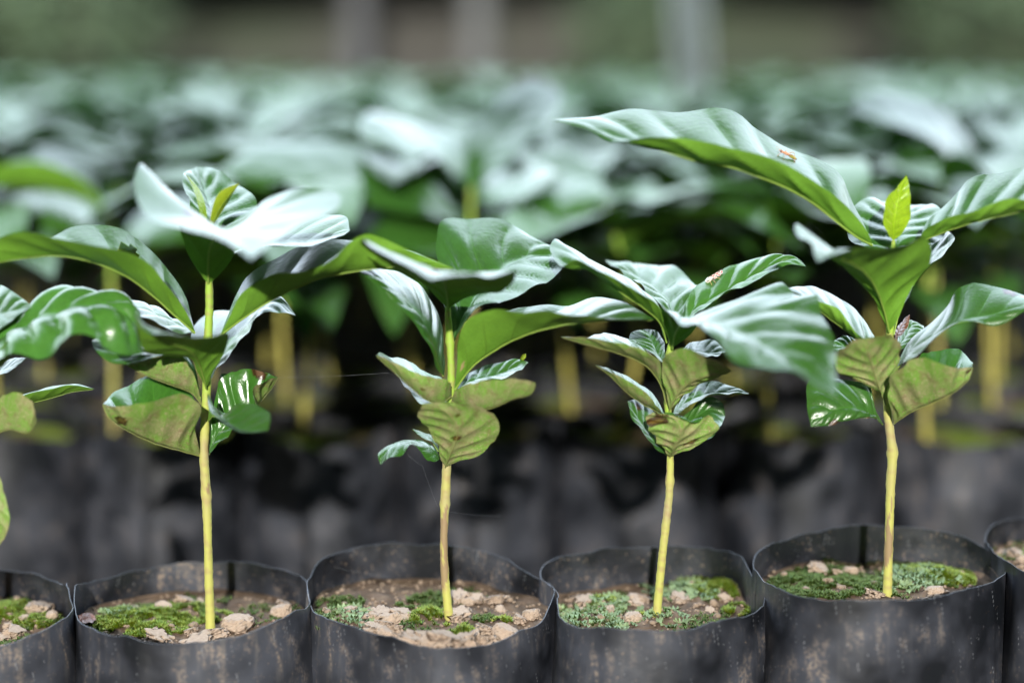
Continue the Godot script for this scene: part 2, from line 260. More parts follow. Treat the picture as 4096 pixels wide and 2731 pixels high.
var bed_traced := [
	{at=[-23.1,155.7,-330.0], label="tall blurred seedling with pale glossy leaves rising behind the middle of the row", stem=[0,0,0,-0.8,53.3,0,-1.6,105.6,0,-0.7,149.3,0], rad=[2.2,2,1.9,1.6], leaves=[
		["f", {amp=0.6},
			[-2,149.3,0,-11.6,166.5,-2,-31.6,175.4,4,-48.6,179.9,14,-64.3,181.2,20],
			[-11.3,158.9,10,-25.8,170.3,20,-45.3,174.1,26,-58.8,177,26],
			[-9.8,177.3,-26,-33.8,183.8,-36,-56.4,192.1,-24,-64.7,189.3,0]],
		["f", {amp=0.6},
			[-0.3,146.5,-3,6,162.3,-15,21.5,180.4,-43,40.5,199.4,-70,53.9,204.5,-85],
			[-6.8,158.9,-8,-3.5,180.8,-35,16,201.4,-68,39.3,210.7,-88],
			[11.3,155.5,-3,28,169.6,-23,46.1,188.5,-53,54.7,199.3,-75]],
		["f", {amp=0.5},
			[-0.2,144.2,0,11.4,147.5,10,29.1,146.8,20,48.4,158.2,25],
			[3.9,142.4,15,19.1,142.3,25,38.9,148.7,30],
			[5.8,155.2,-25,24.1,156.9,-30,42.2,160.5,-15]],
		["f", {amp=0.8},
			[-2.1,126.2,0,-32.2,142.9,0,-72.9,155.7,0,-111,162.5,0,-148.5,158.6,5],
			[-21.3,132.8,15,-46.2,137.8,20,-83.6,145.3,20,-121.8,150,15],
			[-22.8,147.7,-20,-62.5,169.2,-30,-101.7,175,-30,-136.2,168.8,-15]],
		["f", {amp=0.6},
			[-0.6,115.9,0,19,131.9,5,49.4,143.7,10,79.5,145.4,15],
			[16.5,121.4,15,46.6,131.3,25,69.2,138.3,20],
			[16.3,137.7,-15,45,152.9,-20,72.9,151.5,-5]],
		["f", {amp=0.5},
			[-1.1,110.8,0,-16.8,116.5,5,-42,122.2,10,-67,117.6,15],
			[-13.9,110,15,-41.1,113.6,24],
			[-17.6,122.1,-15,-46.2,131.2,-15]],
	]},
	{at=[-239.8,153.0,-330.0], label="blurred seedling with a bright green arching leaf cut off by the left edge", stem=[0,0,0,1.3,56,0,2.4,103.1,0,3,134.1,0], rad=[2.2,2,1.9,1.6], leaves=[
		["f", {amp=0.4, tint=1.1},
			[2.9,132.8,0,-7.6,144.1,4,-30.4,151.1,8,-57.6,153.3,10,-75.4,150.2,10],
			[0.8,145.2,10,-10,158.8,17,-28.8,167.5,20,-53.8,166.5,20],
			[-5.9,147.3,-10,-27.3,160.3,-20,-53,168.1,-20]],
		["f", {amp=0.6},
			[2.8,118.6,0,-14.2,134.5,5,-35.4,140.1,10,-61.9,138,15],
			[-8.2,124.6,20,-31.7,129,25],
			[-20.4,140,-20,-47.6,147.4,-25]],
		["f", {amp=0.6},
			[2.7,116,0,22.8,128.9,0,46,134.1,0,68,124.8,10],
			[25.7,120.3,15,52.1,122.1,20],
			[18.7,137.4,-20,44.1,144.8,-25]],
	]},
	{at=[276.3,150.9,-400.0], label="blurred tall seedling with broad pale leaves behind the new yellow leaf", stem=[0,0,0,-6,73.8,0,-11,123.9,0,-13.4,148.6,0], rad=[2.2,2,1.9,1.6], leaves=[
		["f", {amp=0.6},
			[4.9,137.6,0,0.4,174.5,0,-27.6,192.1,0,-66.9,198.2,5],
			[-0.1,159.2,15,-22.6,182.2,20,-49.9,190.5,15],
			[18.5,169.3,-20,-9.4,199.5,-25,-46.6,207.1,-15]],
		["f", {amp=0.5},
			[-14.9,124.9,10,-22.2,145.2,25,-12.6,165.6,10,5.4,183.3,-15],
			[-39.5,145.6,30,-45,158.5,25,-22.8,175.8,0],
			[-7.6,147.9,25,8.4,167.7,0]],
		["f", {amp=0.6},
			[-11,123.9,0,12.5,151.3,0,38,157.1,5,61.4,149.4,10],
			[11.5,141.7,15,36.7,147.5,20],
			[16,164,-15,44.9,169.3,-20]],
		["f", {amp=0.6},
			[-11.3,118.3,0,-42.9,138.1,5,-74.2,146.7,10,-102,139,15],
			[-45.8,125.9,20,-76.7,134.5,25],
			[-40.6,149.8,-20,-71.7,161,-20]],
	]},
]
var threads := [[-92.3,255.7,0,-46.5,256.8,-5],[-35,222.9,12,-29.7,203.8,2],[-25,201.6,2,-4.2,187.8,-40],[-75.1,166.8,-35,-51.5,163.5,-32],[-41,229,16,-35,222.9,12]]
var scrap := [[-176.3,154,-2.7,-175.4,154,-9.6,-169.9,154,-6],[-173.9,154,-1.5,-170.5,154,-2.4],[-177.6,154,-12.3,-174.4,154,-13.3]]
var bags := [
	{soil=150.5, rim=[-177.6,166.4,-5,-179.4,163.9,-20,-173.3,162.3,-35,-156.2,162.7,-44,-141,164.1,-48,-118.4,164.6,-48,-101.6,164.3,-43,-90.6,164.6,-32,-85.4,165.2,-20,-82.5,164.5,-5,-80.8,165.3,12,-83.7,166.9,22,-90.8,166.5,33,-103.6,165,42,-119.6,163.9,47,-130.8,163.9,47,-145.4,164.8,44,-158.7,164.6,36,-168.1,162.7,24,-173,162.2,12,-176.2,163.4,3],
		clods=[[-138.4,-29.5,6.9],[-132.5,-31.4,3.2],[-158.7,-24.3,3.7],[-141.4,10.1,7.7],[-130.0,1.5,5.4],[-111.1,-0.7,10.9],[-118.7,7.1,7.2],[-124.6,13.9,9.4],[-93.4,-17.3,8.0],[-91.1,-28.0,6.3],[-156.8,-2.7,2.1],[-145.4,-20.5,6.2]],
		moss=[[-163.8,-6.9,10.0,"m"],[-145.6,-6.9,14.7,"m"],[-157.6,-19.6,12.3,"d"],[-138.6,-17.8,13.6,"m"],[-162.1,-17.8,8.2,"l"],[-121.0,-15.9,5.4,"m"],[-136.7,-20.5,10.2,"d"]]},
	{soil=150.0, rim=[-257.3,161.3,-40,-240.5,162.4,-47,-220.9,161.7,-46,-205.7,162.6,-38,-191,163.3,-26,-182.8,165.3,-12,-179.8,163.5,-4,-175.8,163.2,6,-174.3,164.1,14,-175.6,164.7,26,-181.5,163.4,36,-193.3,162.2,44,-206.4,161.5,47,-227.7,162.6,42,-253.1,162.5,20,-266.8,163.6,0,-268.5,163.3,-20],
		clods=[[-197.9,-23.8,8.7],[-201.8,-1.2,7.2],[-188.0,-17.3,4.9],[-205.4,2.7,5.4],[-201.7,-13.2,3.1],[-206.5,-6.9,4.3],[-216.6,-10.1,7.3]],
		moss=[[-211.3,-22.9,10.3,"m"],[-195.6,-13.7,10.1,"m"],[-224.5,-15.5,13.6,"m"]]},
	{soil=157.5, rim=[-83,169.5,-5,-83.3,169.4,-15,-80.7,171.7,-30,-70.6,172.9,-42,-51.9,173.3,-48,-32.7,173.4,-48,-19.8,172.7,-46,-6.9,170.9,-40,5.7,167.2,-30,14.9,165.2,-18,17.5,165.4,-6,15.9,164.4,6,12.4,162.3,16,5.3,161.7,28,-6.2,161,39,-20.1,161,47,-31.2,161,47,-42.6,164,44,-57.3,164.6,36,-69.8,164.7,26,-78.2,164.1,14,-81,165.3,5],
		clods=[[-53.4,3.9,9.7],[-44.4,1.2,8.6],[-48.3,7.8,7.8],[-49.8,-1.9,7.0],[-42.5,7.0,4.7],[-56.5,-0.0,4.4],[-53.7,21.1,8.0],[-46.3,18.9,7.1],[-49.5,24.3,6.4],[-50.7,16.3,5.8],[-44.7,23.6,3.9],[-56.3,17.9,3.6],[-36.9,40.6,11.6],[-26.0,37.5,10.3],[-30.7,45.3,9.3],[-32.6,33.7,8.4],[-23.8,44.4,5.6],[-40.6,36.0,5.2],[-19.2,35.3,9.9],[-10.0,32.6,8.8],[-14.0,39.3,8.0],[-15.6,29.4,7.2],[-8.1,38.5,4.8],[-22.4,31.3,4.5],[-22.3,-20.3,6.9],[-15.8,-22.2,6.1],[-18.6,-17.5,5.6],[-19.7,-24.5,5.0],[-14.5,-18.1,3.4],[-24.5,-23.1,3.1],[-7.3,-19.0,7.4],[-21.6,-1.9,9.1],[-4.8,-10.1,4.3],[-71.4,-1.9,3.0],[-65.6,-1.4,3.6],[-0.5,23.0,9.3],[-9.9,18.3,7.6],[3.1,3.5,5.4],[7.9,0.8,6.6],[-78.2,-3.2,2.4],[-26.4,38.3,7.0],[-19.8,36.3,6.2],[-22.6,41.1,5.7],[-23.8,34.1,5.1],[-18.4,40.5,3.4],[-28.7,35.4,3.2]],
		moss=[[-64.8,7.5,13.1,"l"],[-38.1,5.7,6.6,"m"],[-31.9,-1.4,5.3,"m"],[-72.0,-10.5,10.1,"d"],[-37.5,-16.2,10.2,"d"],[-20.4,17.9,7.7,"m"],[-4.1,5.7,3.9,"m"],[-11.3,0.4,4.6,"d"]]},
	{soil=154.5, rim=[18.1,165,-8,11.2,167.3,-22,14.2,169.9,-32,18.8,170.3,-38,31.5,171.1,-43,45.9,172,-47,63,171.7,-47,80.2,171.5,-47,91,172,-42,96.4,172.8,-32,98,172.5,-20,100.2,170.1,-8,101.1,169,4,100.5,167.3,12,95.8,167.5,22,86.7,167.8,32,75.7,168.1,39,62.5,168.2,45,45,167.8,46,35.1,167.8,44,25.4,167.3,38,19.2,165.8,28,17.7,164.9,16,17.4,165.3,6],
		clods=[[24.4,-33.9,5.1],[30.1,-21.4,7.7],[52.0,-25.7,6.7],[56.5,-26.5,6.7],[51.4,-18.1,4.4],[49.0,-0.6,7.0],[70.4,-20.6,6.6],[40.0,-10.7,3.3],[28.6,-12.7,2.7],[88.9,-23.1,4.4],[81.1,-8.6,3.8]],
		moss=[[35.3,-4.2,17.8,"l"],[36.1,-20.6,7.3,"m"],[44.3,-18.9,9.1,"l"],[62.9,0.6,8.8,"l"],[70.8,-36.1,13.7,"l"],[85.4,-39.6,15.6,"m"],[96.0,-34.3,9.3,"m"],[92.3,-10.7,6.0,"m"],[78.3,-27.4,9.2,"l"],[51.3,-2.6,2.4,"m"]]},
	{soil=165.0, rim=[98.2,174.2,-4,98,175,-12,99.7,175.9,-20,105.8,177.4,-30,115.5,177.9,-38,130.6,179.1,-44,142.7,180.5,-48,160.2,181,-50,174.3,180.3,-49,190.2,178.5,-44,198.9,176.8,-34,202.7,175.3,-22,202.5,175.1,-10,198.2,175.7,4,192.1,176.7,14,182.4,177.9,24,166.4,179.2,36,149.3,179.5,44,128.8,179.8,47,119.3,179.9,45,110.2,179.5,40,103.2,177.1,28,101,175.2,16,99.4,174.7,6],
		clods=[[129.9,-30.4,7.3],[136.5,-28.1,4.5],[143.2,-32.2,6.2],[129.9,-14.1,4.4],[134.4,-9.2,3.0],[171.4,-3.1,6.4],[146.9,0.6,5.9],[174.3,-34.5,2.2]],
		moss=[[131.5,-16.7,21.1,"d"],[119.7,-11.5,15.0,"d"],[148.0,-16.7,12.1,"d"],[169.3,-25.5,15.3,"l"],[178.5,-29.0,15.3,"m"],[182.9,-20.2,9.1,"m"],[163.6,-13.2,12.0,"l"]]},
	{soil=169.0, rim=[201.4,177.3,-40,208.2,178.2,-55,217.4,179.5,-63,226.7,179.8,-68,247.1,179.9,-70,263.1,178.3,-65,262.5,179.7,-40,257.9,179.3,-20,243.2,180.4,5,222.9,180.7,18,208.6,182,22,200.2,182.8,18,198.8,180.4,4,199.7,178.3,-16,199.9,177.4,-30],
		clods=[[212.8,-47.5,5.1],[216.3,-40.3,6.8],[215.7,-32.9,4.5],[221.3,-32.9,6.7]],
		moss=[[217.7,-36.6,6.2,"d"],[228.7,-38.5,12.4,"m"]]},
]

var mats := {}
var tex := {}
var noise := FastNoiseLite.new()
var fine := FastNoiseLite.new()
var rng := RandomNumberGenerator.new()
var taken := {}

# ---------------------------------------------------------------- shape collector
class Surf:
	var pos := PackedVector3Array()
	var nrm := PackedVector3Array()
	var uv := PackedVector2Array()
	var col := PackedColorArray()
	var idx := PackedInt32Array()
	func tri(a: int, b: int, c: int) -> void:
		# clockwise front faces, after the normals
		var n := (pos[c] - pos[a]).cross(pos[b] - pos[a])
		if n.dot(nrm[a] + nrm[b] + nrm[c]) >= 0.0:
			idx.append(a); idx.append(b); idx.append(c)
		else:
			idx.append(a); idx.append(c); idx.append(b)
	func vert(p: Vector3, n: Vector3, t: Vector2, c: Color) -> int:
		pos.append(p); nrm.append(n); uv.append(t); col.append(c)
		return pos.size() - 1
	func quad(a: int, b: int, c: int, d: int) -> void:
		tri(a, b, c); tri(a, c, d)
	func add(o: Surf, t: Transform3D) -> void:
		var off := pos.size()
		for i in o.pos.size():
			pos.append(t * o.pos[i]); nrm.append((t.basis * o.nrm[i]).normalized()); uv.append(o.uv[i]); col.append(o.col[i])
		for i in o.idx:
			idx.append(i + off)
	func into(mesh: ArrayMesh, m: Material) -> void:
		if idx.is_empty():
			return
		var a := []
		a.resize(Mesh.ARRAY_MAX)
		a[Mesh.ARRAY_VERTEX] = pos; a[Mesh.ARRAY_NORMAL] = nrm; a[Mesh.ARRAY_TEX_UV] = uv; a[Mesh.ARRAY_COLOR] = col; a[Mesh.ARRAY_INDEX] = idx
		mesh.add_surface_from_arrays(Mesh.PRIMITIVE_TRIANGLES, a)
		mesh.surface_set_material(mesh.get_surface_count() - 1, m)
	func mesh(m: Material) -> ArrayMesh:
		var r := ArrayMesh.new()
		into(r, m)
		return r

func numbered(called: String) -> String:
	taken[called] = taken.get(called, -1) + 1
	return called if taken[called] == 0 else "%s_%03d" % [called, taken[called]]

func thing(called: String, at: Vector3, label: String, category: String, group := "") -> Node3D:
	var o := Node3D.new()
	o.name = numbered(called)
	add_child(o)
	o.position = at
	tag(o, label, category, group)
	return o

func tag(o: Node, label: String, category: String, group := "", kind := "") -> void:
	if label: o.set_meta("label", label)
	if category: o.set_meta("category", category)
	if group: o.set_meta("group", group)
	if kind: o.set_meta("kind", kind)

func part(called: String, mesh: Mesh, parent: Node, at := Vector3.ZERO) -> MeshInstance3D:
	var o := MeshInstance3D.new()
	o.name = called if parent != self else numbered(called)
	o.mesh = mesh
	parent.add_child(o, true)
	o.position = at
	return o

# ---------------------------------------------------------------- curves
func vecs(a: Array) -> PackedVector3Array:
	var r := PackedVector3Array()
	for i in range(0, a.size(), 3):
		r.append(Vector3(a[i], a[i + 1], a[i + 2]) * 0.001)
	return r

func resample(p: PackedVector3Array, n: int) -> PackedVector3Array:
	var t := PackedFloat32Array([0.0])
	for i in range(1, p.size()):
		t.append(t[i - 1] + maxf(1e-6, sqrt(p[i].distance_to(p[i - 1]) * p[i].distance_to(p[i - 1]))))
	var total := t[t.size() - 1]
	var r := PackedVector3Array()
	var k := 0
	for j in n:
		var s := total * j / (n - 1.0)
		while k < p.size() - 2 and s > t[k + 1]:
			k += 1
		var pre := p[k - 1] if k > 0 else p[k] * 2.0 - p[k + 1]
		var post := p[k + 2] if k + 2 < p.size() else p[k + 1] * 2.0 - p[k]
		var tp := t[k - 1] if k > 0 else t[k] - (t[k + 1] - t[k])
		var tn := t[k + 2] if k + 2 < p.size() else t[k + 1] + (t[k + 1] - t[k])
		var d := t[k + 1] - t[k]
		r.append(p[k].cubic_interpolate_in_time(p[k + 1], pre, post, clampf((s - t[k]) / d, 0, 1), d, tp - t[k], tn - t[k]))
	return r

func tube(s: Surf, p: PackedVector3Array, rad: Callable, sides: int, colour: Callable, rough := 0.0) -> void:
	var n := p.size()
	var ref := Vector3(0.13, 0.2, 1).normalized()
	var first := s.pos.size()
	for i in n:
		var d := (p[mini(i + 1, n - 1)] - p[maxi(i - 1, 0)]).normalized()
		var x := d.cross(ref).normalized()
		if x.length() < 0.5:
			x = d.cross(Vector3.RIGHT).normalized()
		var y := x.cross(d)
		var f := i / (n - 1.0)
		for k in sides + 1:
			var a := TAU * k / sides
			var o := x * cos(a) + y * sin(a)
			var r: float = rad.call(f)
			if rough > 0.0:
				r += rough * fine.get_noise_3d(p[i].x * 9000.0 + o.x * 6.0, p[i].y * 9000.0 + o.y * 6.0, p[i].z * 9000.0 + o.z * 6.0)
			s.vert(p[i] + o * r, o, Vector2(k / float(sides), f), colour.call(f, a))
	for i in n - 1:
		for k in sides:
			var a := first + i * (sides + 1) + k
			s.quad(a, a + 1, a + sides + 2, a + sides + 1)
	for e in [0, n - 1]:
		var d := (p[0] - p[1]).normalized() if e == 0 else (p[n - 1] - p[n - 2]).normalized()
		var c := s.vert(p[e] + d * float(rad.call(e / (n - 1.0))) * 0.5, d, Vector2.ZERO, colour.call(e / (n - 1.0), 0.0))
		for k in sides:
			var a: int = first + e * (sides + 1) + k
			s.tri(c, a, a + 1)

# ---------------------------------------------------------------- leaves
var looks := {
	"f": {top = Color(0.050, 0.150, 0.024), under = Color(0.165, 0.35, 0.04)},
	"d": {top = Color(0.05, 0.165, 0.022), under = Color(1, 1, 1)},
	"g": {top = Color(0.050, 0.150, 0.024), under = Color(0.165, 0.35, 0.04)},
	"y": {top = Color(0.36, 0.56, 0.025), under = Color(0.40, 0.52, 0.03)},
	"b": {top = Color(0.20, 0.075, 0.04), under = Color(0.26, 0.10, 0.06)},
}
const VEINS := 7.0
const SLANT := 0.16

func spot_colour(c: Color, u: float, v: float, spots: Array, seed_: float) -> Color:
	for s in spots:
		var q := Vector2((u - s[0]), (v - s[1]) * 0.45)
		var d := q.length() / float(s[2]) + 0.5 * fine.get_noise_3d(u * 160.0, v * 70.0, seed_)
		if s[3] == "b":
			if d < 1.0:
				var brown := Color(0.05, 0.022, 0.010) if d > 0.55 else Color(0.15, 0.085, 0.045)
				c = Color(c.r * brown.r, c.g * brown.g, c.b * brown.b) * 4.0 if c.r > 0.9 else brown
		elif d < 1.0:
			c = Color(0.42, 0.33, 0.17)
	return c

# Leaf through three lines: stalk-to-tip midrib and the two margins. Returns [top, underside, midrib line, grid, normals]
func leaf(m_: PackedVector3Array, a_: PackedVector3Array, b_: PackedVector3Array, kind: String, o: Dictionary, nu: int, nv: int, seed_: float) -> Array:
	var amp: float = o.get("amp", 0.4) * 0.0017
	var tint: float = o.get("tint", 1.0)
	var spots: Array = o.get("spots", [])
	var holes: Array = o.get("holes", [])
	var M := resample(m_, nu + 1)
	var la := PackedVector3Array([m_[0]]); la.append_array(a_); la.append(m_[m_.size() - 1])
	var lb := PackedVector3Array([m_[0]]); lb.append_array(b_); lb.append(m_[m_.size() - 1])
	var A := resample(la, nu + 1)
	var B := resample(lb, nu + 1)
	var w := 2 * nv + 1
	var g := PackedVector3Array()
	g.resize((nu + 1) * w)
	for i in nu + 1:
		for j in w:
			var v := (j - nv) / float(nv)
			var t := absf(v)
			var lin := M[i].lerp(A[i] if v < 0 else B[i], t)
			var quad := M[i] + (B[i] - A[i]) * 0.5 * v + ((A[i] + B[i]) * 0.5 - M[i]) * v * v
			var p := lin.lerp(quad, 0.55)
			var ragged := clampf(fine.get_noise_3d(i * 5.0, seed_ * 40.0, 70.0 if v < 0 else 0.0) + 0.1, 0, 1) * (0.12 if kind == "d" else 0.03)
			g[i * w + j] = p.lerp(M[i], ragged * pow(t, 6.0))
	var nn := grid_normals(g, nu, w)
	var sum := 0.0
	for n in nn:
		sum += n.y + 0.12 * n.z
	var sgn := 1.0 if sum >= 0 else -1.0
	if o.get("flip", 0) == 1:
		sgn = -sgn
	var length := 0.0
	for i in nu:
		length += M[i].distance_to(M[i + 1])
	for i in nu + 1:
		for j in w:
			var v := (j - nv) / float(nv)
			var t := absf(v)
			var u := i / float(nu)
			var side := 0.37 if v < 0 else 0.0
			var ph := VEINS * (u - SLANT * t) + side
			var ends := smoothstep(0.02, 0.22, u) * smoothstep(1.0, 0.82, u)
			var quilt := pow(absf(sin(PI * ph)), 0.75) * sin(PI * clampf(t * 0.86 + 0.04, 0, 1)) * ends
			var wave := 0.5 * sin(TAU * (VEINS * 0.5 * u) + seed_ + (1.7 if v < 0 else 0.0)) * t * t * ends
			var groove := -0.35 * exp(-t * t * 130.0) * ends
			var lump := 0.3 * noise.get_noise_3d(u * 260.0 + seed_ * 31.0, v * 110.0, seed_ * 7.0) * ends
			g[i * w + j] += nn[i * w + j] * sgn * amp * (quilt + wave + groove + lump)
	nn = grid_normals(g, nu, w)
	var look: Dictionary = looks[kind]
	var top := Surf.new()
	var under := Surf.new()
	var thick := 0.00028
	for i in nu + 1:
		for j in w:
			var v := (j - nv) / float(nv)
			var u := i / float(nu)
			var n := nn[i * w + j] * sgn
			var t := absf(v)
			var half := thick * 0.5 * (1.0 - pow(t, 6.0)) * (1.0 if i > 0 and i < nu else 0.0)
			var p := g[i * w + j]
			var age := 0.10 * noise.get_noise_2d(u * 90.0 + seed_ * 50.0, v * 60.0)
			var k := tint * (1.0 + age)
			var ct: Color = look.top
			var cu: Color = look.under
			ct = Color(minf(1, ct.r * k), minf(1, ct.g * k), minf(1, ct.b * k))
			if kind != "d":
				cu = Color(minf(1, cu.r * k), minf(1, cu.g * k), minf(1, cu.b * k))
			ct = spot_colour(ct, u, (v + 1) * 0.5, spots, seed_)
			cu = spot_colour(cu, u, (v + 1) * 0.5, spots, seed_)
			var uvp := Vector2(u, (v + 1) * 0.5)
			top.vert(p + n * half, n, uvp, ct)
			under.vert(p - n * half, -n, uvp, cu)
	for i in nu:
		for j in w - 1:
			var skip := false
			for h in holes:
				var q := Vector2(((i + 0.5) / nu - h[0]) / h[2], ((j + 0.5) / (w - 1.0) - h[1]) / h[3])
				if q.length() + 0.25 * fine.get_noise_2d(i * 40.0, j * 40.0) < 1.0:
					skip = true
			if skip:
				continue
			var a := i * w + j
			top.quad(a, a + 1, a + w + 1, a + w)
			under.quad(a, a + 1, a + w + 1, a + w)
	var rib := PackedVector3Array()
	for i in range(0, nu, 1):
		rib.append(g[i * w + nv] - nn[i * w + nv] * sgn * 0.00032)
	return [top, under, rib, g, nn, sgn]

func grid_normals(g: PackedVector3Array, nu: int, w: int) -> PackedVector3Array:
	var r := PackedVector3Array()
	r.resize(g.size())
	for i in nu + 1:
		for j in w:
			var du := g[mini(i + 1, nu) * w + j] - g[maxi(i - 1, 0) * w + j]
			var dv := g[i * w + mini(j + 1, w - 1)] - g[i * w + maxi(j - 1, 0)]
			r[i * w + j] = du.cross(dv)
	for j in w:
		r[j] = r[w + j] if r[w + j].length() > 0 else r[j]
		r[nu * w + j] = r[(nu - 1) * w + j]
	for i in r.size():
		r[i] = r[i].normalized() if r[i].length() > 1e-14 else Vector3.UP
	return r

func leaf_parts(l: Array, kind: String, parent: Node, label := "") -> MeshInstance3D:
	var mesh := ArrayMesh.new()
	l[0].into(mesh, mats["top_" + kind])
	l[1].into(mesh, mats["under_" + kind])
	var o := part("leaf", mesh, parent)
	if label:
		o.set_meta("label", label)
	var s := Surf.new()
	var length := 0.0
	for i in range(1, l[2].size()):
		length += l[2][i].distance_to(l[2][i - 1])
	var r0 := clampf(length * 0.006, 0.0002, 0.0006)
	var base := Color(0.24, 0.36, 0.06) if kind != "b" else Color(0.2, 0.09, 0.05)
	if kind == "d": base = Color(0.24, 0.27, 0.08)
	tube(s, l[2], func(f): return lerpf(r0, r0 * 0.25, sqrt(f)), 6, func(_f, _a): return base)
	part("midrib", s.mesh(mats.rib), o)
	return o

var perches := {}
func seedling(d: Dictionary, label: String, nodes: Array, called := "coffee_seedling", group := "coffee seedlings in the front row of bags", nu := 56, nv := 12) -> Node3D:
	var root := thing(called, Vector3(d.at[0], d.at[1], d.at[2]) * 0.001, label, "seedling", group)
	var st := vecs(d.stem)
	st.insert(0, st[0] - Vector3(0, 0.012, 0))
	var rad: Array = [d.rad[0] * 1.1] + d.rad
	var pts := resample(st, 120)
	var height: float = st[st.size() - 1].y
	var s := Surf.new()
	var seed_: float = d.at[0]
	tube(s, pts, func(f):
		var x: float = f * (rad.size() - 1)
		var k := mini(int(x), rad.size() - 2)
		var r: float = lerpf(rad[k], rad[k + 1], x - k)
		for n in nodes:
			r += 0.55 * exp(-pow((f - n) / 0.012, 2.0))
		return r * 0.00086
	, 20, func(f, a):
		var bark := smoothstep(0.30, 0.46, f) * smoothstep(0.60, 0.53, f)
		var c := Color(0.43, 0.425, 0.105).lerp(Color(0.28, 0.43, 0.05), smoothstep(0.55, 0.75, f))
		c = c.lerp(Color(0.34, 0.28, 0.17), bark * (0.35 + 0.6 * noise.get_noise_2d(f * 900.0 + seed_, a * 22.0)))
		var q := noise.get_noise_3d(cos(a) * 20.0 + seed_, f * 420.0, sin(a) * 20.0)
		var grain := fine.get_noise_3d(cos(a) * 9.0 + seed_, f * 1500.0, sin(a) * 9.0)
		c = c.lerp(Color(0.33, 0.22, 0.11), clampf(grain * 1.2, 0, 0.55))
		if q > (0.24 if seed_ > 120.0 else 0.36) and f < 0.62:
			c = c.lerp(Color(0.25, 0.16, 0.10), 0.85)
		if f < 0.075 + 0.04 * q:
			c = c.lerp(Color(0.25, 0.17, 0.10), 0.6)
		return c
	, 0.00022)
	part("stem", s.mesh(mats.stem), root)
	var i := 0
	for e in d.leaves:
		var o: Dictionary = e[1]
		var l := leaf(vecs(e[2]), vecs(e[3]), vecs(e[4]), e[0], o, nu, nv, seed_ * 0.1 + i * 1.7)
		leaf_parts(l, e[0], root, o.get("label", ""))
		if o.has("label"):
			perches[o.label] = [l, root.position]
		i += 1
	return root

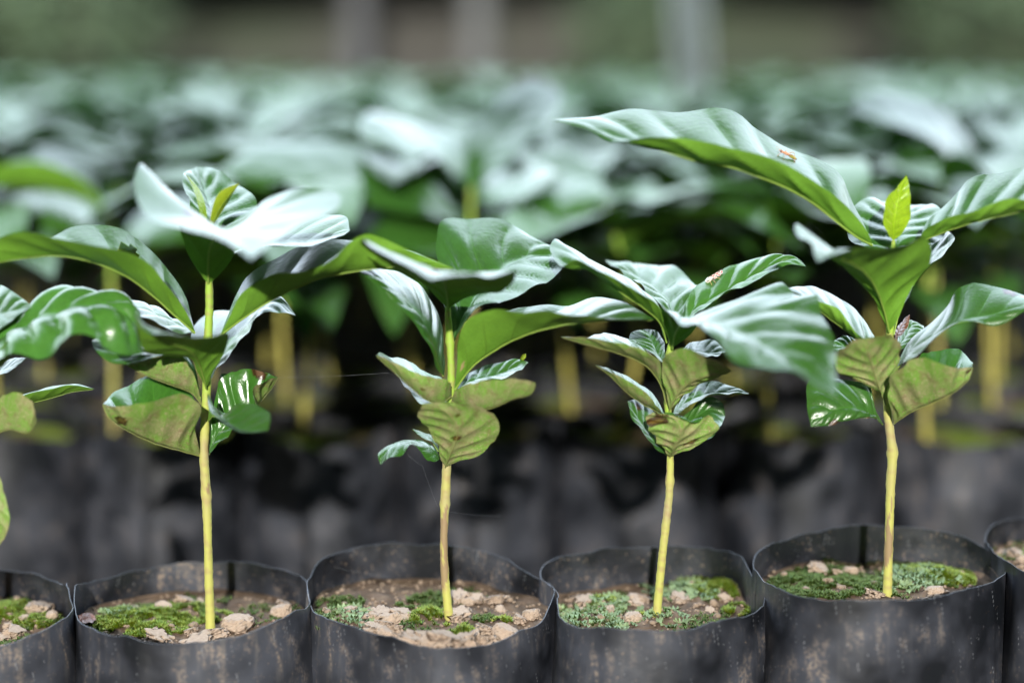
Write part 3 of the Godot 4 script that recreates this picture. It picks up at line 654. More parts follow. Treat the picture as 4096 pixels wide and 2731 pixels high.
# ---------------------------------------------------------------- bags
func bag(d: Dictionary, label: String, called_soil: String) -> Node3D:
	var rim := vecs(d.rim)
	var mid := Vector3.ZERO
	for p in rim: mid += p / rim.size()
	mid.y = 0
	var root := thing("nursery_bag", mid, label, "plant bag", "black nursery bags in the front row")
	var closed := PackedVector3Array()
	for k in range(-2, rim.size() + 3):
		closed.append(rim[posmod(k, rim.size())] - mid)
	var n := 120
	var dense := resample(closed, 400)
	# cut the overlap: keep the stretch that runs once round
	var loop := PackedVector3Array()
	var lens := [0.0]
	for k in range(1, closed.size()): lens.append(lens[k - 1] + closed[k].distance_to(closed[k - 1]))
	var l0: float = lens[2] / lens[-1]
	var l1: float = lens[2 + rim.size()] / lens[-1]
	for k in n:
		var f := lerpf(l0, l1, k / float(n)) * 399.0
		var i := mini(int(f), 398)
		loop.append(dense[i].lerp(dense[i + 1], f - i))
	var round_ := [0.0]
	for k in n: round_.append(round_[k] + loop[k].distance_to(loop[(k + 1) % n]))
	var s := Surf.new()
	var soil: float = d.soil * 0.001
	var seed_: float = d.soil * 3.7 + mid.x * 900.0
	film(s, loop, round_, [0.0, 0.0015, 0.004, 0.008, 0.014, 0.022, 0.032, 0.045, 0.06, 0.08, 0.1, 0.125], 0.0, 1.0, seed_)
	film(s, loop, round_, [0.0, 0.0015, 0.004, 0.008, 0.014, 0.02, 0.027, 0.034, 0.042], 0.0004, -1.0, seed_)
	var lip := s.pos.size()
	for k in n + 1:
		var p := loop[k % n]
		s.vert(p + wrinkle(p, 0.0, seed_), Vector3.UP, Vector2(round_[k] / round_[n] + seed_ * 0.37, 0.003), Color.WHITE)
		s.vert(p + wrinkle(p, 0.0, seed_) - Vector3(p.x, 0, p.z).normalized() * 0.0004, Vector3.UP, Vector2(round_[k] / round_[n] + seed_ * 0.37, 0.003), Color.WHITE)
	for k in n:
		s.quad(lip + 2 * k, lip + 2 * k + 1, lip + 2 * k + 3, lip + 2 * k + 2)
	part("film_sleeve", s.mesh(mats.film), root)
	# soil with its clods and moss
	var g := Surf.new()
	var rings := 40
	for r in rings + 1:
		for k in n / 2 + 1:
			var p := loop[(k * 2) % n]
			var q := Vector3(p.x, 0, p.z) * (r / float(rings)) * 0.985
			q.y = soil_at(d, q + mid, seed_)
			var e := Vector3(0.0006, 0, 0)
			var f := Vector3(0, 0, 0.0006)
			var nx := soil_at(d, q + mid + e, seed_) - soil_at(d, q + mid - e, seed_)
			var nz := soil_at(d, q + mid + f, seed_) - soil_at(d, q + mid - f, seed_)
			var grain := 0.5 + 0.5 * noise.get_noise_2d((q.x + mid.x) * 9000.0, q.z * 9000.0)
			g.vert(q, Vector3(-nx, 0.0012, -nz).normalized(), Vector2(q.x, q.z) * 30.0, Color(0.07, 0.048, 0.034).lerp(Color(0.26, 0.19, 0.14), grain * grain))
	for r in rings:
		for k in n / 2:
			var a := r * (n / 2 + 1) + k
			g.quad(a, a + 1, a + n / 2 + 2, a + n / 2 + 1)
	var earth := part("soil", g.mesh(mats.soil), root)
	var c := 0
	for e in d.clods:
		var o := part("clod", clod_shapes[(c + int(seed_)) % clod_shapes.size()] if c % 3 != 2 or e[2] > 12 else pebble_shapes[c % 2], earth)
		var w: float = e[2] * 0.001
		var at := Vector3(e[0], 0, e[1]) * 0.001
		for again in 30:
			if inside(at - mid, loop, 0.9 - w * 9.0): break
			at = at.lerp(Vector3(mid.x, 0, mid.z), 0.06)
		at.y = soil_at(d, at, seed_) + w * 0.16
		o.position = at - mid
		rng.seed = hash(e)
		o.rotation = Vector3(rng.randf_range(-0.4, 0.4), rng.randf() * TAU, rng.randf_range(-0.4, 0.4))
		o.scale = Vector3(w, w * rng.randf_range(0.6, 0.85), w * rng.randf_range(0.75, 1.0)) * 0.56
		c += 1
	var crumbs := Surf.new()
	rng.seed = 77 + int(d.soil * 10.0)
	for k in 520:
		var p := loop[rng.randi() % n] * sqrt(rng.randf()) * 0.95
		var at := Vector3(p.x, 0, p.z)
		var w := rng.randf_range(0.00025, 0.0009) * (1.0 if rng.randf() < 0.92 else 2.2)
		at.y = soil_at(d, at + mid, seed_) + w * 0.3
		crumbs.add(crumb, Transform3D(Basis.from_euler(Vector3(rng.randf() * TAU, rng.randf() * TAU, 0)).scaled(Vector3(w, w * rng.randf_range(0.4, 0.8), w * rng.randf_range(0.6, 1.2))), at))
	var cr := part("soil_crumbs", crumbs.mesh(mats.clod), earth)
	cr.set_meta("kind", "stuff")
	var moss := Surf.new()
	var wort := Surf.new()
	rng.seed = hash(d.soil) + int(mid.x * 1e4)
	for e in d.moss + [[mid.x * 1000.0, mid.z * 1000.0, 44.0, "s"]]:
		var r: float = e[2] * 0.001
		var many := int(e[2] * e[2] * 3.14 * (2.6 if e[3] == "m" else (2.0 if e[3] == "d" else (0.45 if e[3] == "s" else 0.12))))
		for k in many:
			var a := rng.randf() * TAU
			var q: float = r * sqrt(rng.randf()) * (1.0 + 0.35 * noise.get_noise_2d(cos(a) * 60.0 + e[0], sin(a) * 60.0))
			var at := Vector3(e[0] * 0.001 + cos(a) * q, 0, e[1] * 0.001 + sin(a) * q)
			if not inside(at - mid, loop, 0.95):
				continue
			if e[3] == "s" and noise.get_noise_2d(at.x * 2500.0 + seed_, at.z * 2500.0) < (0.02 if d.clods.size() < 14 else 0.22):
				continue
			if e[3] != "l" and noise.get_noise_2d(at.x * 6000.0, at.z * 6000.0) < -0.22:
				continue
			at.y = soil_at(d, at, seed_)
			if e[3] == "l":
				lobe(wort, at - mid, rng.randf_range(0.0022, 0.0045))
			else:
				sprig(moss, at - mid, rng.randf_range(0.0009, 0.0017), e[3] == "d" or e[3] == "s")
	if moss.idx.size():
		var o := part("moss", moss.mesh(mats.moss), earth)
		o.set_meta("kind", "stuff")
	if wort.idx.size():
		var o := part("liverwort", wort.mesh(mats.moss), earth)
		o.set_meta("kind", "stuff")
	return root

func inside(p: Vector3, loop: PackedVector3Array, k: float) -> bool:
	var poly := PackedVector2Array()
	for q in loop: poly.append(Vector2(q.x, q.z) * k)
	return Geometry2D.is_point_in_polygon(Vector2(p.x, p.z), poly)

func wrinkle(p: Vector3, drop: float, seed_: float) -> Vector3:
	var out := Vector3(p.x, 0, p.z).normalized()
	var a := atan2(p.z, p.x)
	var k := 0.0024 * noise.get_noise_3d(cos(a) * 46.0 + seed_, drop * 500.0, sin(a) * 34.0)
	k += 0.0005 * noise.get_noise_3d(cos(a) * 150.0 + seed_, drop * 2600.0, sin(a) * 150.0)
	for e in 5:
		var da := angle_difference(a, seed_ * 1.3 + e * 1.21 + 0.5 * sin(e * 2.0 + seed_))
		k += (0.0007 if e % 2 == 0 else -0.0006) * exp(-da * da * 900.0)
	k += 0.0022 * sin(PI * clampf(drop / 0.16, 0, 1)) 
	var lip := Vector3(0, 0.0022 * noise.get_noise_2d(cos(a) * 160.0 + seed_, sin(a) * 160.0), 0) * clampf(1.0 - drop * 40.0, 0, 1)
	return out * k * (0.75 + minf(0.6, drop * 30.0)) + lip

func film(s: Surf, loop: PackedVector3Array, round_: Array, drops: Array, inset: float, face: float, seed_: float) -> void:
	var n := loop.size()
	var first := s.pos.size()
	for d in drops:
		for k in n + 1:
			var p := loop[k % n]
			var out := Vector3(p.x, 0, p.z).normalized()
			s.vert(p + wrinkle(p, d, seed_) - out * inset - Vector3(0, d * p.y / 0.16 if d > 0.1 else d, 0), out * face, Vector2(round_[k] / round_[n] + seed_ * 0.37, d * 3.125 + (0.5 if face < 0 else 0.0)), Color.WHITE)
	# to the ground
	if face > 0:
		for k in n + 1:
			var p := loop[k % n]
			s.vert(Vector3(p.x, 0.001, p.z) * 0.96, Vector3(p.x, 0, p.z).normalized(), Vector2(round_[k] / round_[n] + seed_ * 0.37, 0.499), Color.WHITE)
	var rows := drops.size() + (1 if face > 0 else 0)
	for r in rows:
		for k in n + 1:
			var a := first + r * (n + 1) + k
			var du := s.pos[first + r * (n + 1) + mini(k + 1, n)] - s.pos[first + r * (n + 1) + maxi(k - 1, 0)]
			var dv := s.pos[first + mini(r + 1, rows - 1) * (n + 1) + k] - s.pos[first + maxi(r - 1, 0) * (n + 1) + k]
			var m := du.cross(dv).normalized()
			s.nrm[a] = m if m.dot(s.nrm[a]) > 0 else -m
	for r in rows - 1:
		for k in n:
			var a := first + r * (n + 1) + k
			s.quad(a, a + 1, a + n + 2, a + n + 1)

func soil_at(d: Dictionary, p: Vector3, seed_: float) -> float:
	var h: float = d.soil * 0.001
	h += 0.0036 * noise.get_noise_2d(p.x * 900.0 + seed_, p.z * 900.0)
	h += 0.0020 * noise.get_noise_2d(p.x * 3500.0, p.z * 3500.0 + seed_)
	h += 0.0008 * fine.get_noise_2d(p.x * 9000.0, p.z * 9000.0)
	for e in d.moss:
		if e[3] != "d":
			var q: float = Vector2(p.x * 1000.0 - e[0], p.z * 1000.0 - e[1]).length() / e[2]
			h += 0.0024 * exp(-q * q * 1.6)
	return h

func sprig(s: Surf, at: Vector3, r: float, dark: bool) -> void:
	var c := Color(0.40, 0.50, 0.06) if not dark else Color(0.17, 0.25, 0.035)
	var v := rng.randf_range(0.65, 1.25)
	c = Color(c.r * v * rng.randf_range(0.8, 1.3), c.g * v, c.b * v)
	var turn := rng.randf() * TAU
	for k in 5:
		var a := turn + TAU * k / 5.0
		var o := Vector3(cos(a), 0, sin(a))
		var t := Vector3(-o.z, 0, o.x)
		var tip := at + o * r * 0.85 + Vector3(0, r * rng.randf_range(0.5, 1.3), 0)
		var n := (Vector3.UP * 0.8 + o * 0.5).normalized()
		var b := at + Vector3(0, r * 0.1, 0)
		s.tri(s.vert(b + t * r * 0.28, n, Vector2.ZERO, c), s.vert(b - t * r * 0.28, n, Vector2.ZERO, c), s.vert(tip, n, Vector2.ZERO, c))

func lobe(s: Surf, at: Vector3, r: float) -> void:
	var v := rng.randf_range(0.75, 1.2)
	var c := Color(0.30 * v, 0.40 * v, 0.19 * v)
	var turn := rng.randf() * TAU
	var tilt := rng.randf_range(0.1, 0.5)
	var o := Vector3(cos(turn), tilt, sin(turn)).normalized()
	var t := Vector3(-sin(turn), 0, cos(turn))
	var n := t.cross(o).normalized()
	if n.y < 0: n = -n
	var hub := s.vert(at + Vector3(0, 0.0002, 0), n, Vector2.ZERO, c * 0.7)
	var ring := []
	for k in 9:
		var a := lerpf(-1.25, 1.25, k / 8.0)
		var q := r * (1.0 if k % 2 == 0 else 0.78)
		ring.append(s.vert(at + o * cos(a) * q + t * sin(a) * q + n * r * 0.22 * cos(k * PI), n, Vector2.ZERO, c))
	for k in 8:
		s.tri(hub, ring[k], ring[k + 1])

var crumb: Surf
func make_crumb() -> void:
	crumb = Surf.new()
	var s := SphereMesh.new()
	s.radius = 1.0; s.height = 2.0; s.radial_segments = 7; s.rings = 4
	var arr := s.get_mesh_arrays()
	crumb.pos = arr[Mesh.ARRAY_VERTEX]; crumb.nrm = arr[Mesh.ARRAY_NORMAL]; crumb.uv = arr[Mesh.ARRAY_TEX_UV]; crumb.idx = arr[Mesh.ARRAY_INDEX]
	for i in crumb.pos.size():
		crumb.pos[i] *= 1.0 + 0.5 * fine.get_noise_3dv(crumb.pos[i] * 30.0)
		crumb.col.append(Color(0.27, 0.20, 0.15))

var clod_shapes := []
var pebble_shapes := []
func make_clod(seed_: int, rough: float, flat: float) -> ArrayMesh:
	var s := SphereMesh.new()
	s.radius = 1.0; s.height = 2.0; s.radial_segments = 40; s.rings = 22
	var arr := s.get_mesh_arrays()
	var f := FastNoiseLite.new()
	f.seed = seed_; f.frequency = 0.9; f.fractal_octaves = 5; f.fractal_gain = 0.55
	var g := Surf.new()
	g.pos = arr[Mesh.ARRAY_VERTEX]; g.nrm = arr[Mesh.ARRAY_NORMAL]; g.uv = arr[Mesh.ARRAY_TEX_UV]; g.idx = arr[Mesh.ARRAY_INDEX]
	var shape := func(d: Vector3) -> Vector3:
		var k := 1.0 + rough * f.get_noise_3dv(d * 1.3) + rough * 0.5 * absf(f.get_noise_3dv(d * 3.7 + Vector3.ONE * 9)) 
		var p := d * k
		p.x = signf(p.x) * pow(absf(p.x), 0.85); p.z = signf(p.z) * pow(absf(p.z), 0.85)
		p.y = clampf(p.y, -0.8, flat)
		return p
	for i in g.pos.size():
		var d := g.pos[i].normalized()
		var t := d.cross(Vector3(0.3, 0.9, 0.2)).normalized()
		var b := d.cross(t)
		var p: Vector3 = shape.call(d)
		var px: Vector3 = shape.call((d + t * 0.04).normalized())
		var py: Vector3 = shape.call((d + b * 0.04).normalized())
		var n := (px - p).cross(py - p).normalized()
		g.nrm[i] = n if n.dot(d) > 0 else -n
		g.pos[i] = p
		var q := 0.5 + 0.6 * f.get_noise_3dv(d * 5.0)
		g.col.append(Color(0.29, 0.215, 0.165).lerp(Color(0.47, 0.37, 0.29), clampf(q, 0, 1)))
	return g.mesh(mats.clod)

# ---------------------------------------------------------------- plants of the beds behind
func arch(base: Vector3, turn: float, length: float, wide: float, rise: float, droop: float, vee: float, seed_: float) -> Array:
	var m := PackedVector3Array(); var a := PackedVector3Array(); var b := PackedVector3Array()
	var o := Vector3(cos(turn), 0, sin(turn))
	var side := Vector3(-o.z, 0, o.x)
	var p := base
	var n := 8
	for i in n + 1:
		var f := i / float(n)
		m.append(p)
		var e := rise - droop * f
		var d := o * cos(e) + Vector3(0, sin(e), 0)
		var up := -o * sin(e) + Vector3(0, cos(e), 0)
		var w := wide * 0.5 * pow(sin(PI * pow(clampf(f, 0, 1), 0.8)), 0.85)
		if i > 0 and i < n:
			a.append(p + side * w * cos(vee) + up * w * sin(vee) * (1.0 + 0.5 * sin(f * 9.0 + seed_)))
			b.append(p - side * w * cos(vee) + up * w * sin(vee) * (1.0 + 0.5 * sin(f * 8.0 + seed_ * 2.0)))
		p += d * length / n
	return [m, a, b]

func bed_plant(k: int) -> Dictionary:
	rng.seed = 991 + k * 77
	var st := PackedVector3Array([Vector3(0, -0.01, 0)])
	var h := rng.randf_range(0.125, 0.15)
	var lean := Vector3(rng.randf_range(-0.012, 0.012), 0, rng.randf_range(-0.012, 0.012))
	for i in range(1, 7):
		st.append(Vector3(0, h * i / 6.0, 0) + lean * sin(i * 0.6))
	st = resample(st, 24)
	var leaves := []
	var turn := rng.randf() * TAU
	var level := [0.62, 0.75, 0.86, 0.95, 1.0]
	for i in level.size():
		var at := st[int(level[i] * 23)]
		for s in 2:
			var big := [0.07, 0.1, 0.115, 0.115, 0.095][i] as float
			var z := arch(at, turn + s * PI + rng.randf_range(-0.2, 0.2), big * rng.randf_range(0.9, 1.15), big * 0.46, rng.randf_range(0.15, 0.6), rng.randf_range(0.75, 1.35), rng.randf_range(0.1, 0.4), i + s * 3.0 + k)
			leaves.append(leaf(z[0], z[1], z[2], "g", {amp = 0.7, tint = rng.randf_range(0.85, 1.15)}, 18, 4, k * 3.1 + i))
		turn += PI / 2 + rng.randf_range(-0.25, 0.25)
	return {stem = st, leaves = leaves}

func bed_stem(st: PackedVector3Array) -> Surf:
	var s := Surf.new()
	tube(s, st, func(f): return 0.0018 - 0.0006 * f, 8, func(f, _a): return Color(0.42, 0.375, 0.09).lerp(Color(0.27, 0.42, 0.045), smoothstep(0.4, 0.8, f)))
	return s

# ---------------------------------------------------------------- computed textures
func picture(w: int, h: int, f: Callable) -> ImageTexture:
	var d := PackedByteArray()
	d.resize(w * h * 3)
	for y in h:
		for x in w:
			var c: Color = f.call(x / float(w), y / float(h))
			var i := (y * w + x) * 3
			d[i] = int(clampf(c.r, 0, 1) * 255.0); d[i + 1] = int(clampf(c.g, 0, 1) * 255.0); d[i + 2] = int(clampf(c.b, 0, 1) * 255.0)
	return ImageTexture.create_from_image(Image.create_from_data(w, h, false, Image.FORMAT_RGB8, d))

func loop_noise(n: FastNoiseLite, u: float, v: float, k: float) -> float:
	# repeats without a seam round u and v
	return n.get_noise_3d(cos(u * TAU) * k, sin(u * TAU) * k + 37.0, cos(v * TAU) * k * 0.5) * 0.7 + 0.5 * n.get_noise_3d(sin(v * TAU) * k * 0.5 + 91.0, cos(u * TAU) * k, sin(u * TAU) * k)

func band(n: FastNoiseLite, u: float, v: float, k: float) -> float:
	return n.get_noise_3d(cos(u * TAU) * k, sin(u * TAU) * k, v * k * 6.7)

func vein_at(u: float, v: float, sharp: float) -> float:
	var x := (v - 0.5) * 2.0
	var t := absf(x)
	var ph := VEINS * (u - SLANT * t) + (0.37 if x < 0 else 0.0)
	var d := absf(ph - roundf(ph)) / VEINS
	return maxf(exp(-d * d * sharp) * smoothstep(0.98, 0.6, t) * smoothstep(0.0, 0.1, u), exp(-t * t * 900.0))

func make_materials() -> void:
	tex.top = picture(512, 256, func(u, v):
		var k := 0.74 + 0.12 * noise.get_noise_2d(u * 900.0, v * 450.0) + 0.10 * fine.get_noise_2d(u * 1500.0, v * 700.0)
		var q := vein_at(u, v, 60000.0)
		var c := Color(k, k, k).lerp(Color(1, 1, 1), q * 0.95)
		if fine.get_noise_2d(u * 3000.0 + 50.0, v * 1400.0) > 0.62: c = Color(1, 1, 1)
		return c.linear_to_srgb())
	tex.under = picture(512, 256, func(u, v):
		var k := 0.84 + 0.10 * noise.get_noise_2d(u * 700.0 + 400.0, v * 350.0) + 0.10 * fine.get_noise_2d(u * 1700.0, v * 800.0)
		var q := vein_at(u, v, 90000.0)
		var c := Color(k, k, k * 0.9).lerp(Color(0.55, 0.50, 0.45), q * 0.75)  # shadow along each vein painted as a darker line
		c = c.lerp(Color(1, 0.98, 0.9), 0.6 * vein_at(u + 0.006, v, 200000.0))  # painted light edge beside the vein shadow
		return c.linear_to_srgb())
	tex.dusty = picture(512, 256, func(u, v):
		var k := 0.5 + 0.5 * noise.get_noise_2d(u * 420.0 + 900.0, v * 210.0)
		var q := 0.5 + 0.5 * fine.get_noise_2d(u * 1600.0, v * 800.0)
		var c := Color(0.15, 0.29, 0.042).lerp(Color(0.27, 0.25, 0.12), clampf(k * 2.2 - 0.75, 0, 1))
		c = c.lerp(Color(0.38, 0.31, 0.19), clampf((q - 0.58) * 3.0, 0, 0.75))
		c = c.lerp(Color(0.15, 0.14, 0.05), 0.3 * vein_at(u, v, 120000.0))  # vein shading put into the colour as a dark line
		c = c.lerp(Color(0.33, 0.32, 0.15), 0.5 * vein_at(u + 0.007, v, 200000.0))  # lit side of the veins, painted pale
		if fine.get_noise_2d(u * 2600.0 + 70.0, v * 1300.0) > 0.58: c = Color(0.55, 0.45, 0.30)
		c = c.lerp(Color(0.17, 0.105, 0.055), clampf((noise.get_noise_2d(u * 1300.0 + 20.0, v * 650.0 + 77.0) - 0.24) * 5.0, 0, 0.4))
		return c.linear_to_srgb())
	tex.leaf_relief = picture(512, 256, func(u, v):
		var k := 0.5 + 0.28 * fine.get_noise_2d(u * 900.0, v * 450.0) + 0.22 * fine.get_noise_2d(u * 2200.0, v * 1100.0)
		k = 0.5 + (k - 0.5) * 0.6
		k -= 0.35 * vein_at(u, v, 60000.0)
		var t := absf(v - 0.5) * 2.0
		var ph: float = t * 10.0 + 1.2 * noise.get_noise_2d(u * 1500.0, v * 500.0) + u * 4.0
		k -= 0.14 * exp(-pow((ph - roundf(ph)) * 7.0, 2.0))
		return Color(k, k, k))
	tex.film = picture(1024, 1024, func(u, v):
		var big := 0.5 + 0.6 * band(noise, u, v, 110.0)
		var k := 0.5 + 0.6 * band(noise, u, v + 3.0, 430.0)
		var q := 0.5 + 0.5 * band(fine, u, v, 900.0)
		var streak := 0.5 + 0.6 * noise.get_noise_3d(cos(u * TAU) * 1300.0, sin(u * TAU) * 1300.0, v * 700.0)
		var inner: bool = v > 0.5
		var smear := clampf(0.5 + 0.9 * noise.get_noise_3d(cos(u * TAU + v * 0.6) * 900.0, sin(u * TAU + v * 0.6) * 900.0, v * 1900.0 + 500.0), 0, 1)
		var c := Color(0.006, 0.007, 0.010).lerp(Color(0.072, 0.078, 0.098), clampf(big * 1.9 - 0.62, 0, 1) * (0.6 + 0.4 * k))
		c = c.lerp(Color(0.15, 0.14, 0.13), clampf((streak - 0.62) * 2.5, 0, 0.4) * clampf(big * 2.0 - 0.9, 0, 1))
		var dirt := clampf((k * 0.35 + big * 0.65 - 0.50) * 3.0, 0, 1) * clampf((smear - 0.5) * 3.5, 0, 1) * clampf((q - 0.30) * 2.6, 0, 1)
		c = c.lerp(Color(0.27, 0.215, 0.17), dirt * 0.8)
		c = c.lerp(Color(0.30, 0.22, 0.16), clampf((q + 0.25 * big - (0.84 if inner else 0.96)) * 6.0, 0, 0.55))
		if fine.get_noise_3d(cos(u * TAU + v) * 2600.0, sin(u * TAU + v) * 2600.0, v * 600.0) > 0.66: c = c.lerp(Color(0.30, 0.31, 0.33), 0.6)
		return c.linear_to_srgb())
	tex.film_relief = picture(512, 512, func(u, v):
		var k := 0.5 + 0.4 * band(noise, u, v, 150.0) + 0.12 * band(fine, u, v, 300.0)
		return Color(k, k, k))
	tex.grit = picture(512, 512, func(u, v):
		var k := 0.5 + 0.35 * loop_noise(fine, u, v, 60.0) + 0.3 * loop_noise(fine, u, v, 140.0)
		return Color(k, k, k))
	var gi: Image = tex.grit.get_image()
	gi.bump_map_to_normal_map(6.0)
	tex.grit_normal = ImageTexture.create_from_image(gi)
	for kind in looks:
		var m := StandardMaterial3D.new()
		m.resource_name = "leaf upper side " + kind
		m.vertex_color_use_as_albedo = true
		m.albedo_texture = tex.top
		m.roughness = 0.28
		m.metallic_specular = 0.6
		m.heightmap_enabled = true; m.heightmap_texture = tex.leaf_relief; m.heightmap_scale = 0.013
		m.backlight_enabled = true; m.backlight = Color(0.30, 0.38, 0.12)
		mats["top_" + kind] = m
		var n := StandardMaterial3D.new()
		n.resource_name = "leaf underside " + kind
		n.vertex_color_use_as_albedo = true
		n.albedo_texture = tex.dusty if kind == "d" else tex.under
		n.roughness = 0.55
		n.metallic_specular = 0.4
		n.heightmap_enabled = true; n.heightmap_texture = tex.leaf_relief; n.heightmap_scale = 0.02; n.heightmap_flip_texture = true
		n.backlight_enabled = true; n.backlight = Color(0.25, 0.32, 0.10)
		mats["under_" + kind] = n
	mats.top_d.roughness = 0.26
	mats.top_y.roughness = 0.22
	for e in [["rib", 0.5, 0.0], ["stem", 0.6, 0.0], ["moss", 0.75, 0.0], ["soil", 0.95, 1.0], ["clod", 0.95, 0.8]]:
		var m := StandardMaterial3D.new()
		m.resource_name = e[0]
		m.vertex_color_use_as_albedo = true
		m.roughness = e[1]
		if e[2] > 0:
			m.normal_enabled = true; m.normal_texture = tex.grit_normal; m.normal_scale = e[2]
			m.uv1_triplanar = true; m.uv1_world_triplanar = true; m.uv1_scale = Vector3.ONE * 30.0
		mats[e[0]] = m
	mats.soil.metallic_specular = 0.2; mats.clod.metallic_specular = 0.25
	mats.top_g.roughness = 0.45
	mats.moss.backlight_enabled = true; mats.moss.backlight = Color(0.3, 0.4, 0.1)
	var f := StandardMaterial3D.new()
	f.resource_name = "black polythene film"
	f.albedo_texture = tex.film
	f.roughness = 0.42
	f.heightmap_enabled = true; f.heightmap_texture = tex.film_relief; f.heightmap_scale = 0.035
	mats.film = f
	for e in [["ground", Color(0.06, 0.045, 0.032)], ["bank", Color.WHITE], ["post", Color.WHITE], ["foliage", Color.WHITE], ["shell", Color.WHITE]]:
		var m := StandardMaterial3D.new()
		m.resource_name = e[0]
		m.albedo_color = (e[1] as Color).linear_to_srgb()
		m.vertex_color_use_as_albedo = e[0] != "ground"
		m.roughness = 0.9
		mats[e[0]] = m
	mats.shell.roughness = 0.35

# ---------------------------------------------------------------- scene
func _ready() -> void:
	# camera
	var cam := Camera3D.new()
	cam.name = "camera"
	add_child(cam)
	var lens := CameraAttributesPhysical.new()
	lens.frustum_focal_length = 57.78
	lens.exposure_aperture = 2.5
	lens.frustum_focus_distance = 0.655
	lens.frustum_near = 0.02
	lens.frustum_far = 200.0
	cam.attributes = lens
	cam.position = Vector3(0, 0.38, 0.636)
	cam.rotation_degrees = Vector3(-9.8, 0, 0)
	cam.current = true
	# sky and exposure
	var we := WorldEnvironment.new()
	we.name = "environment"
	var env := Environment.new()
	env.background_mode = Environment.BG_SKY
	var sky := Sky.new()
	var sm := ProceduralSkyMaterial.new()
	sm.sky_top_color = Color(0.80, 0.87, 0.95)
	sm.sky_horizon_color = Color(0.90, 0.94, 0.98)
	sm.sky_curve = 0.2
	sm.sun_angle_max = 1.0
	sm.ground_bottom_color = Color(0.10, 0.09, 0.07)
	sm.ground_horizon_color = Color(0.25, 0.25, 0.22)
	sky.sky_material = sm
	env.sky = sky
	env.background_energy_multiplier = 5.8
	env.tonemap_mode = Environment.TONE_MAPPER_LINEAR
	env.tonemap_exposure = 1.28
	env.sdfgi_enabled = true; env.ssao_enabled = true; env.ssil_enabled = true
	we.environment = env
	add_child(we)
	# low directional light from behind the camera, standing in for its flash
	var flash_sun := DirectionalLight3D.new()
	flash_sun.name = "flash_sun"
	flash_sun.light_energy = 1.6
	flash_sun.light_color = Color(1.0, 0.985, 0.95)
	flash_sun.light_angular_distance = 1.0
	flash_sun.shadow_enabled = true
	add_child(flash_sun)
	flash_sun.look_at_from_position(Vector3(-0.01, 0.375, 1.0), Vector3.ZERO)

	noise.seed = 5; noise.frequency = 0.01; noise.fractal_octaves = 4
	fine.seed = 11; fine.frequency = 0.03; fine.fractal_octaves = 2
	make_materials()
	setting()
	make_crumb()
	for k in 4: clod_shapes.append(make_clod(40 + k, 1.05, 0.6))
	for k in 2: pebble_shapes.append(make_clod(80 + k, 0.3, 0.8))
	front_row()
	beds_behind()

func setting() -> void:
	# ground
	var pm := PlaneMesh.new()
	pm.size = Vector2(160, 160)
	pm.material = mats.ground
	var gr := part("ground", pm, self)
	gr.set_meta("kind", "structure")
	# earth bank behind the beds
	var s := Surf.new()
	var nx := 90
	var ny := 26
	for j in ny + 1:
		for i in nx + 1:
			var x := lerpf(-11, 11, i / float(nx))
			var f := j / float(ny)
			var p := Vector3(x, -0.05 + 0.95 * f + 0.1 * noise.get_noise_2d(x * 60.0, f * 90.0) * f, -7.3 - 0.4 * f + 0.25 * noise.get_noise_2d(x * 45.0 + 90.0, f * 50.0))
			var q := 0.5 + 0.8 * noise.get_noise_2d(x * 55.0 + 300.0, f * 60.0)
			var c := Color(0.05, 0.046, 0.038).lerp(Color(0.034, 0.044, 0.024), clampf(q * 1.6 - 0.4, 0, 1))
			s.vert(p, Vector3(0, 0.6, 0.8), Vector2(x, f), c)
	for j in ny:
		for i in nx:
			var a := j * (nx + 1) + i
			s.quad(a, a + 1, a + nx + 2, a + nx + 1)
	var bk := part("earth_bank", s.mesh(mats.bank), self)
	bk.set_meta("kind", "structure")
	sky_block_roof()
	posts()
	shrubs()
	added_hedges()

func added_hedges() -> void:
	# unseen green blockers, added to cut the skylight from front and sides
	for e in [["behind the photographer", Vector3(0, 0, 7.2), 0.0, 9.5, 2.55], ["along the left side of the nursery", Vector3(-8.2, 0, 0), PI / 2, 7.0, 2.6], ["along the right side of the nursery", Vector3(8.2, 0, 0), PI / 2, 7.0, 2.6], ["behind the photographer to the left, the tall one", Vector3(-5.6, 0, 5.6), 0.25, 4.3, 3.4], ["behind the photographer to the right, the tall one", Vector3(5.6, 0, 5.6), -0.25, 4.3, 3.4]]:
		var o := thing("added_hedge", e[1], "unseen green skylight blocker added " + e[0], "added_hedge", "unseen blockers round the nursery")
		o.rotation.y = e[2]
		var s := Surf.new()
		var nx := 120
		var ny := 20
		for i in nx + 1:
			for j in ny + 1:
				var a := PI * j / ny
				var x: float = lerpf(-e[3], e[3], i / float(nx))
				var k := 1.0 + 0.16 * noise.get_noise_3d(x * 90.0 + e[3] * 60.0, cos(a) * 90.0, sin(a) * 90.0)
				var n := Vector3(0, pow(sin(a), 0.5), cos(a))
				var v := 0.8 + 0.6 * noise.get_noise_3d(x * 260.0, cos(a) * 260.0, sin(a) * 260.0)
				s.vert(Vector3(x, maxf(-0.02, n.y * e[4] * k), n.z * 0.6 * k), Vector3(0, sin(a), cos(a)), Vector2.ZERO, Color(0.025 * v, 0.045 * v, 0.015 * v))
		for i in nx:
			for j in ny:
				var a := i * (ny + 1) + j
				s.quad(a, a + 1, a + ny + 2, a + ny + 1)
		part("foliage", s.mesh(mats.foliage), o)

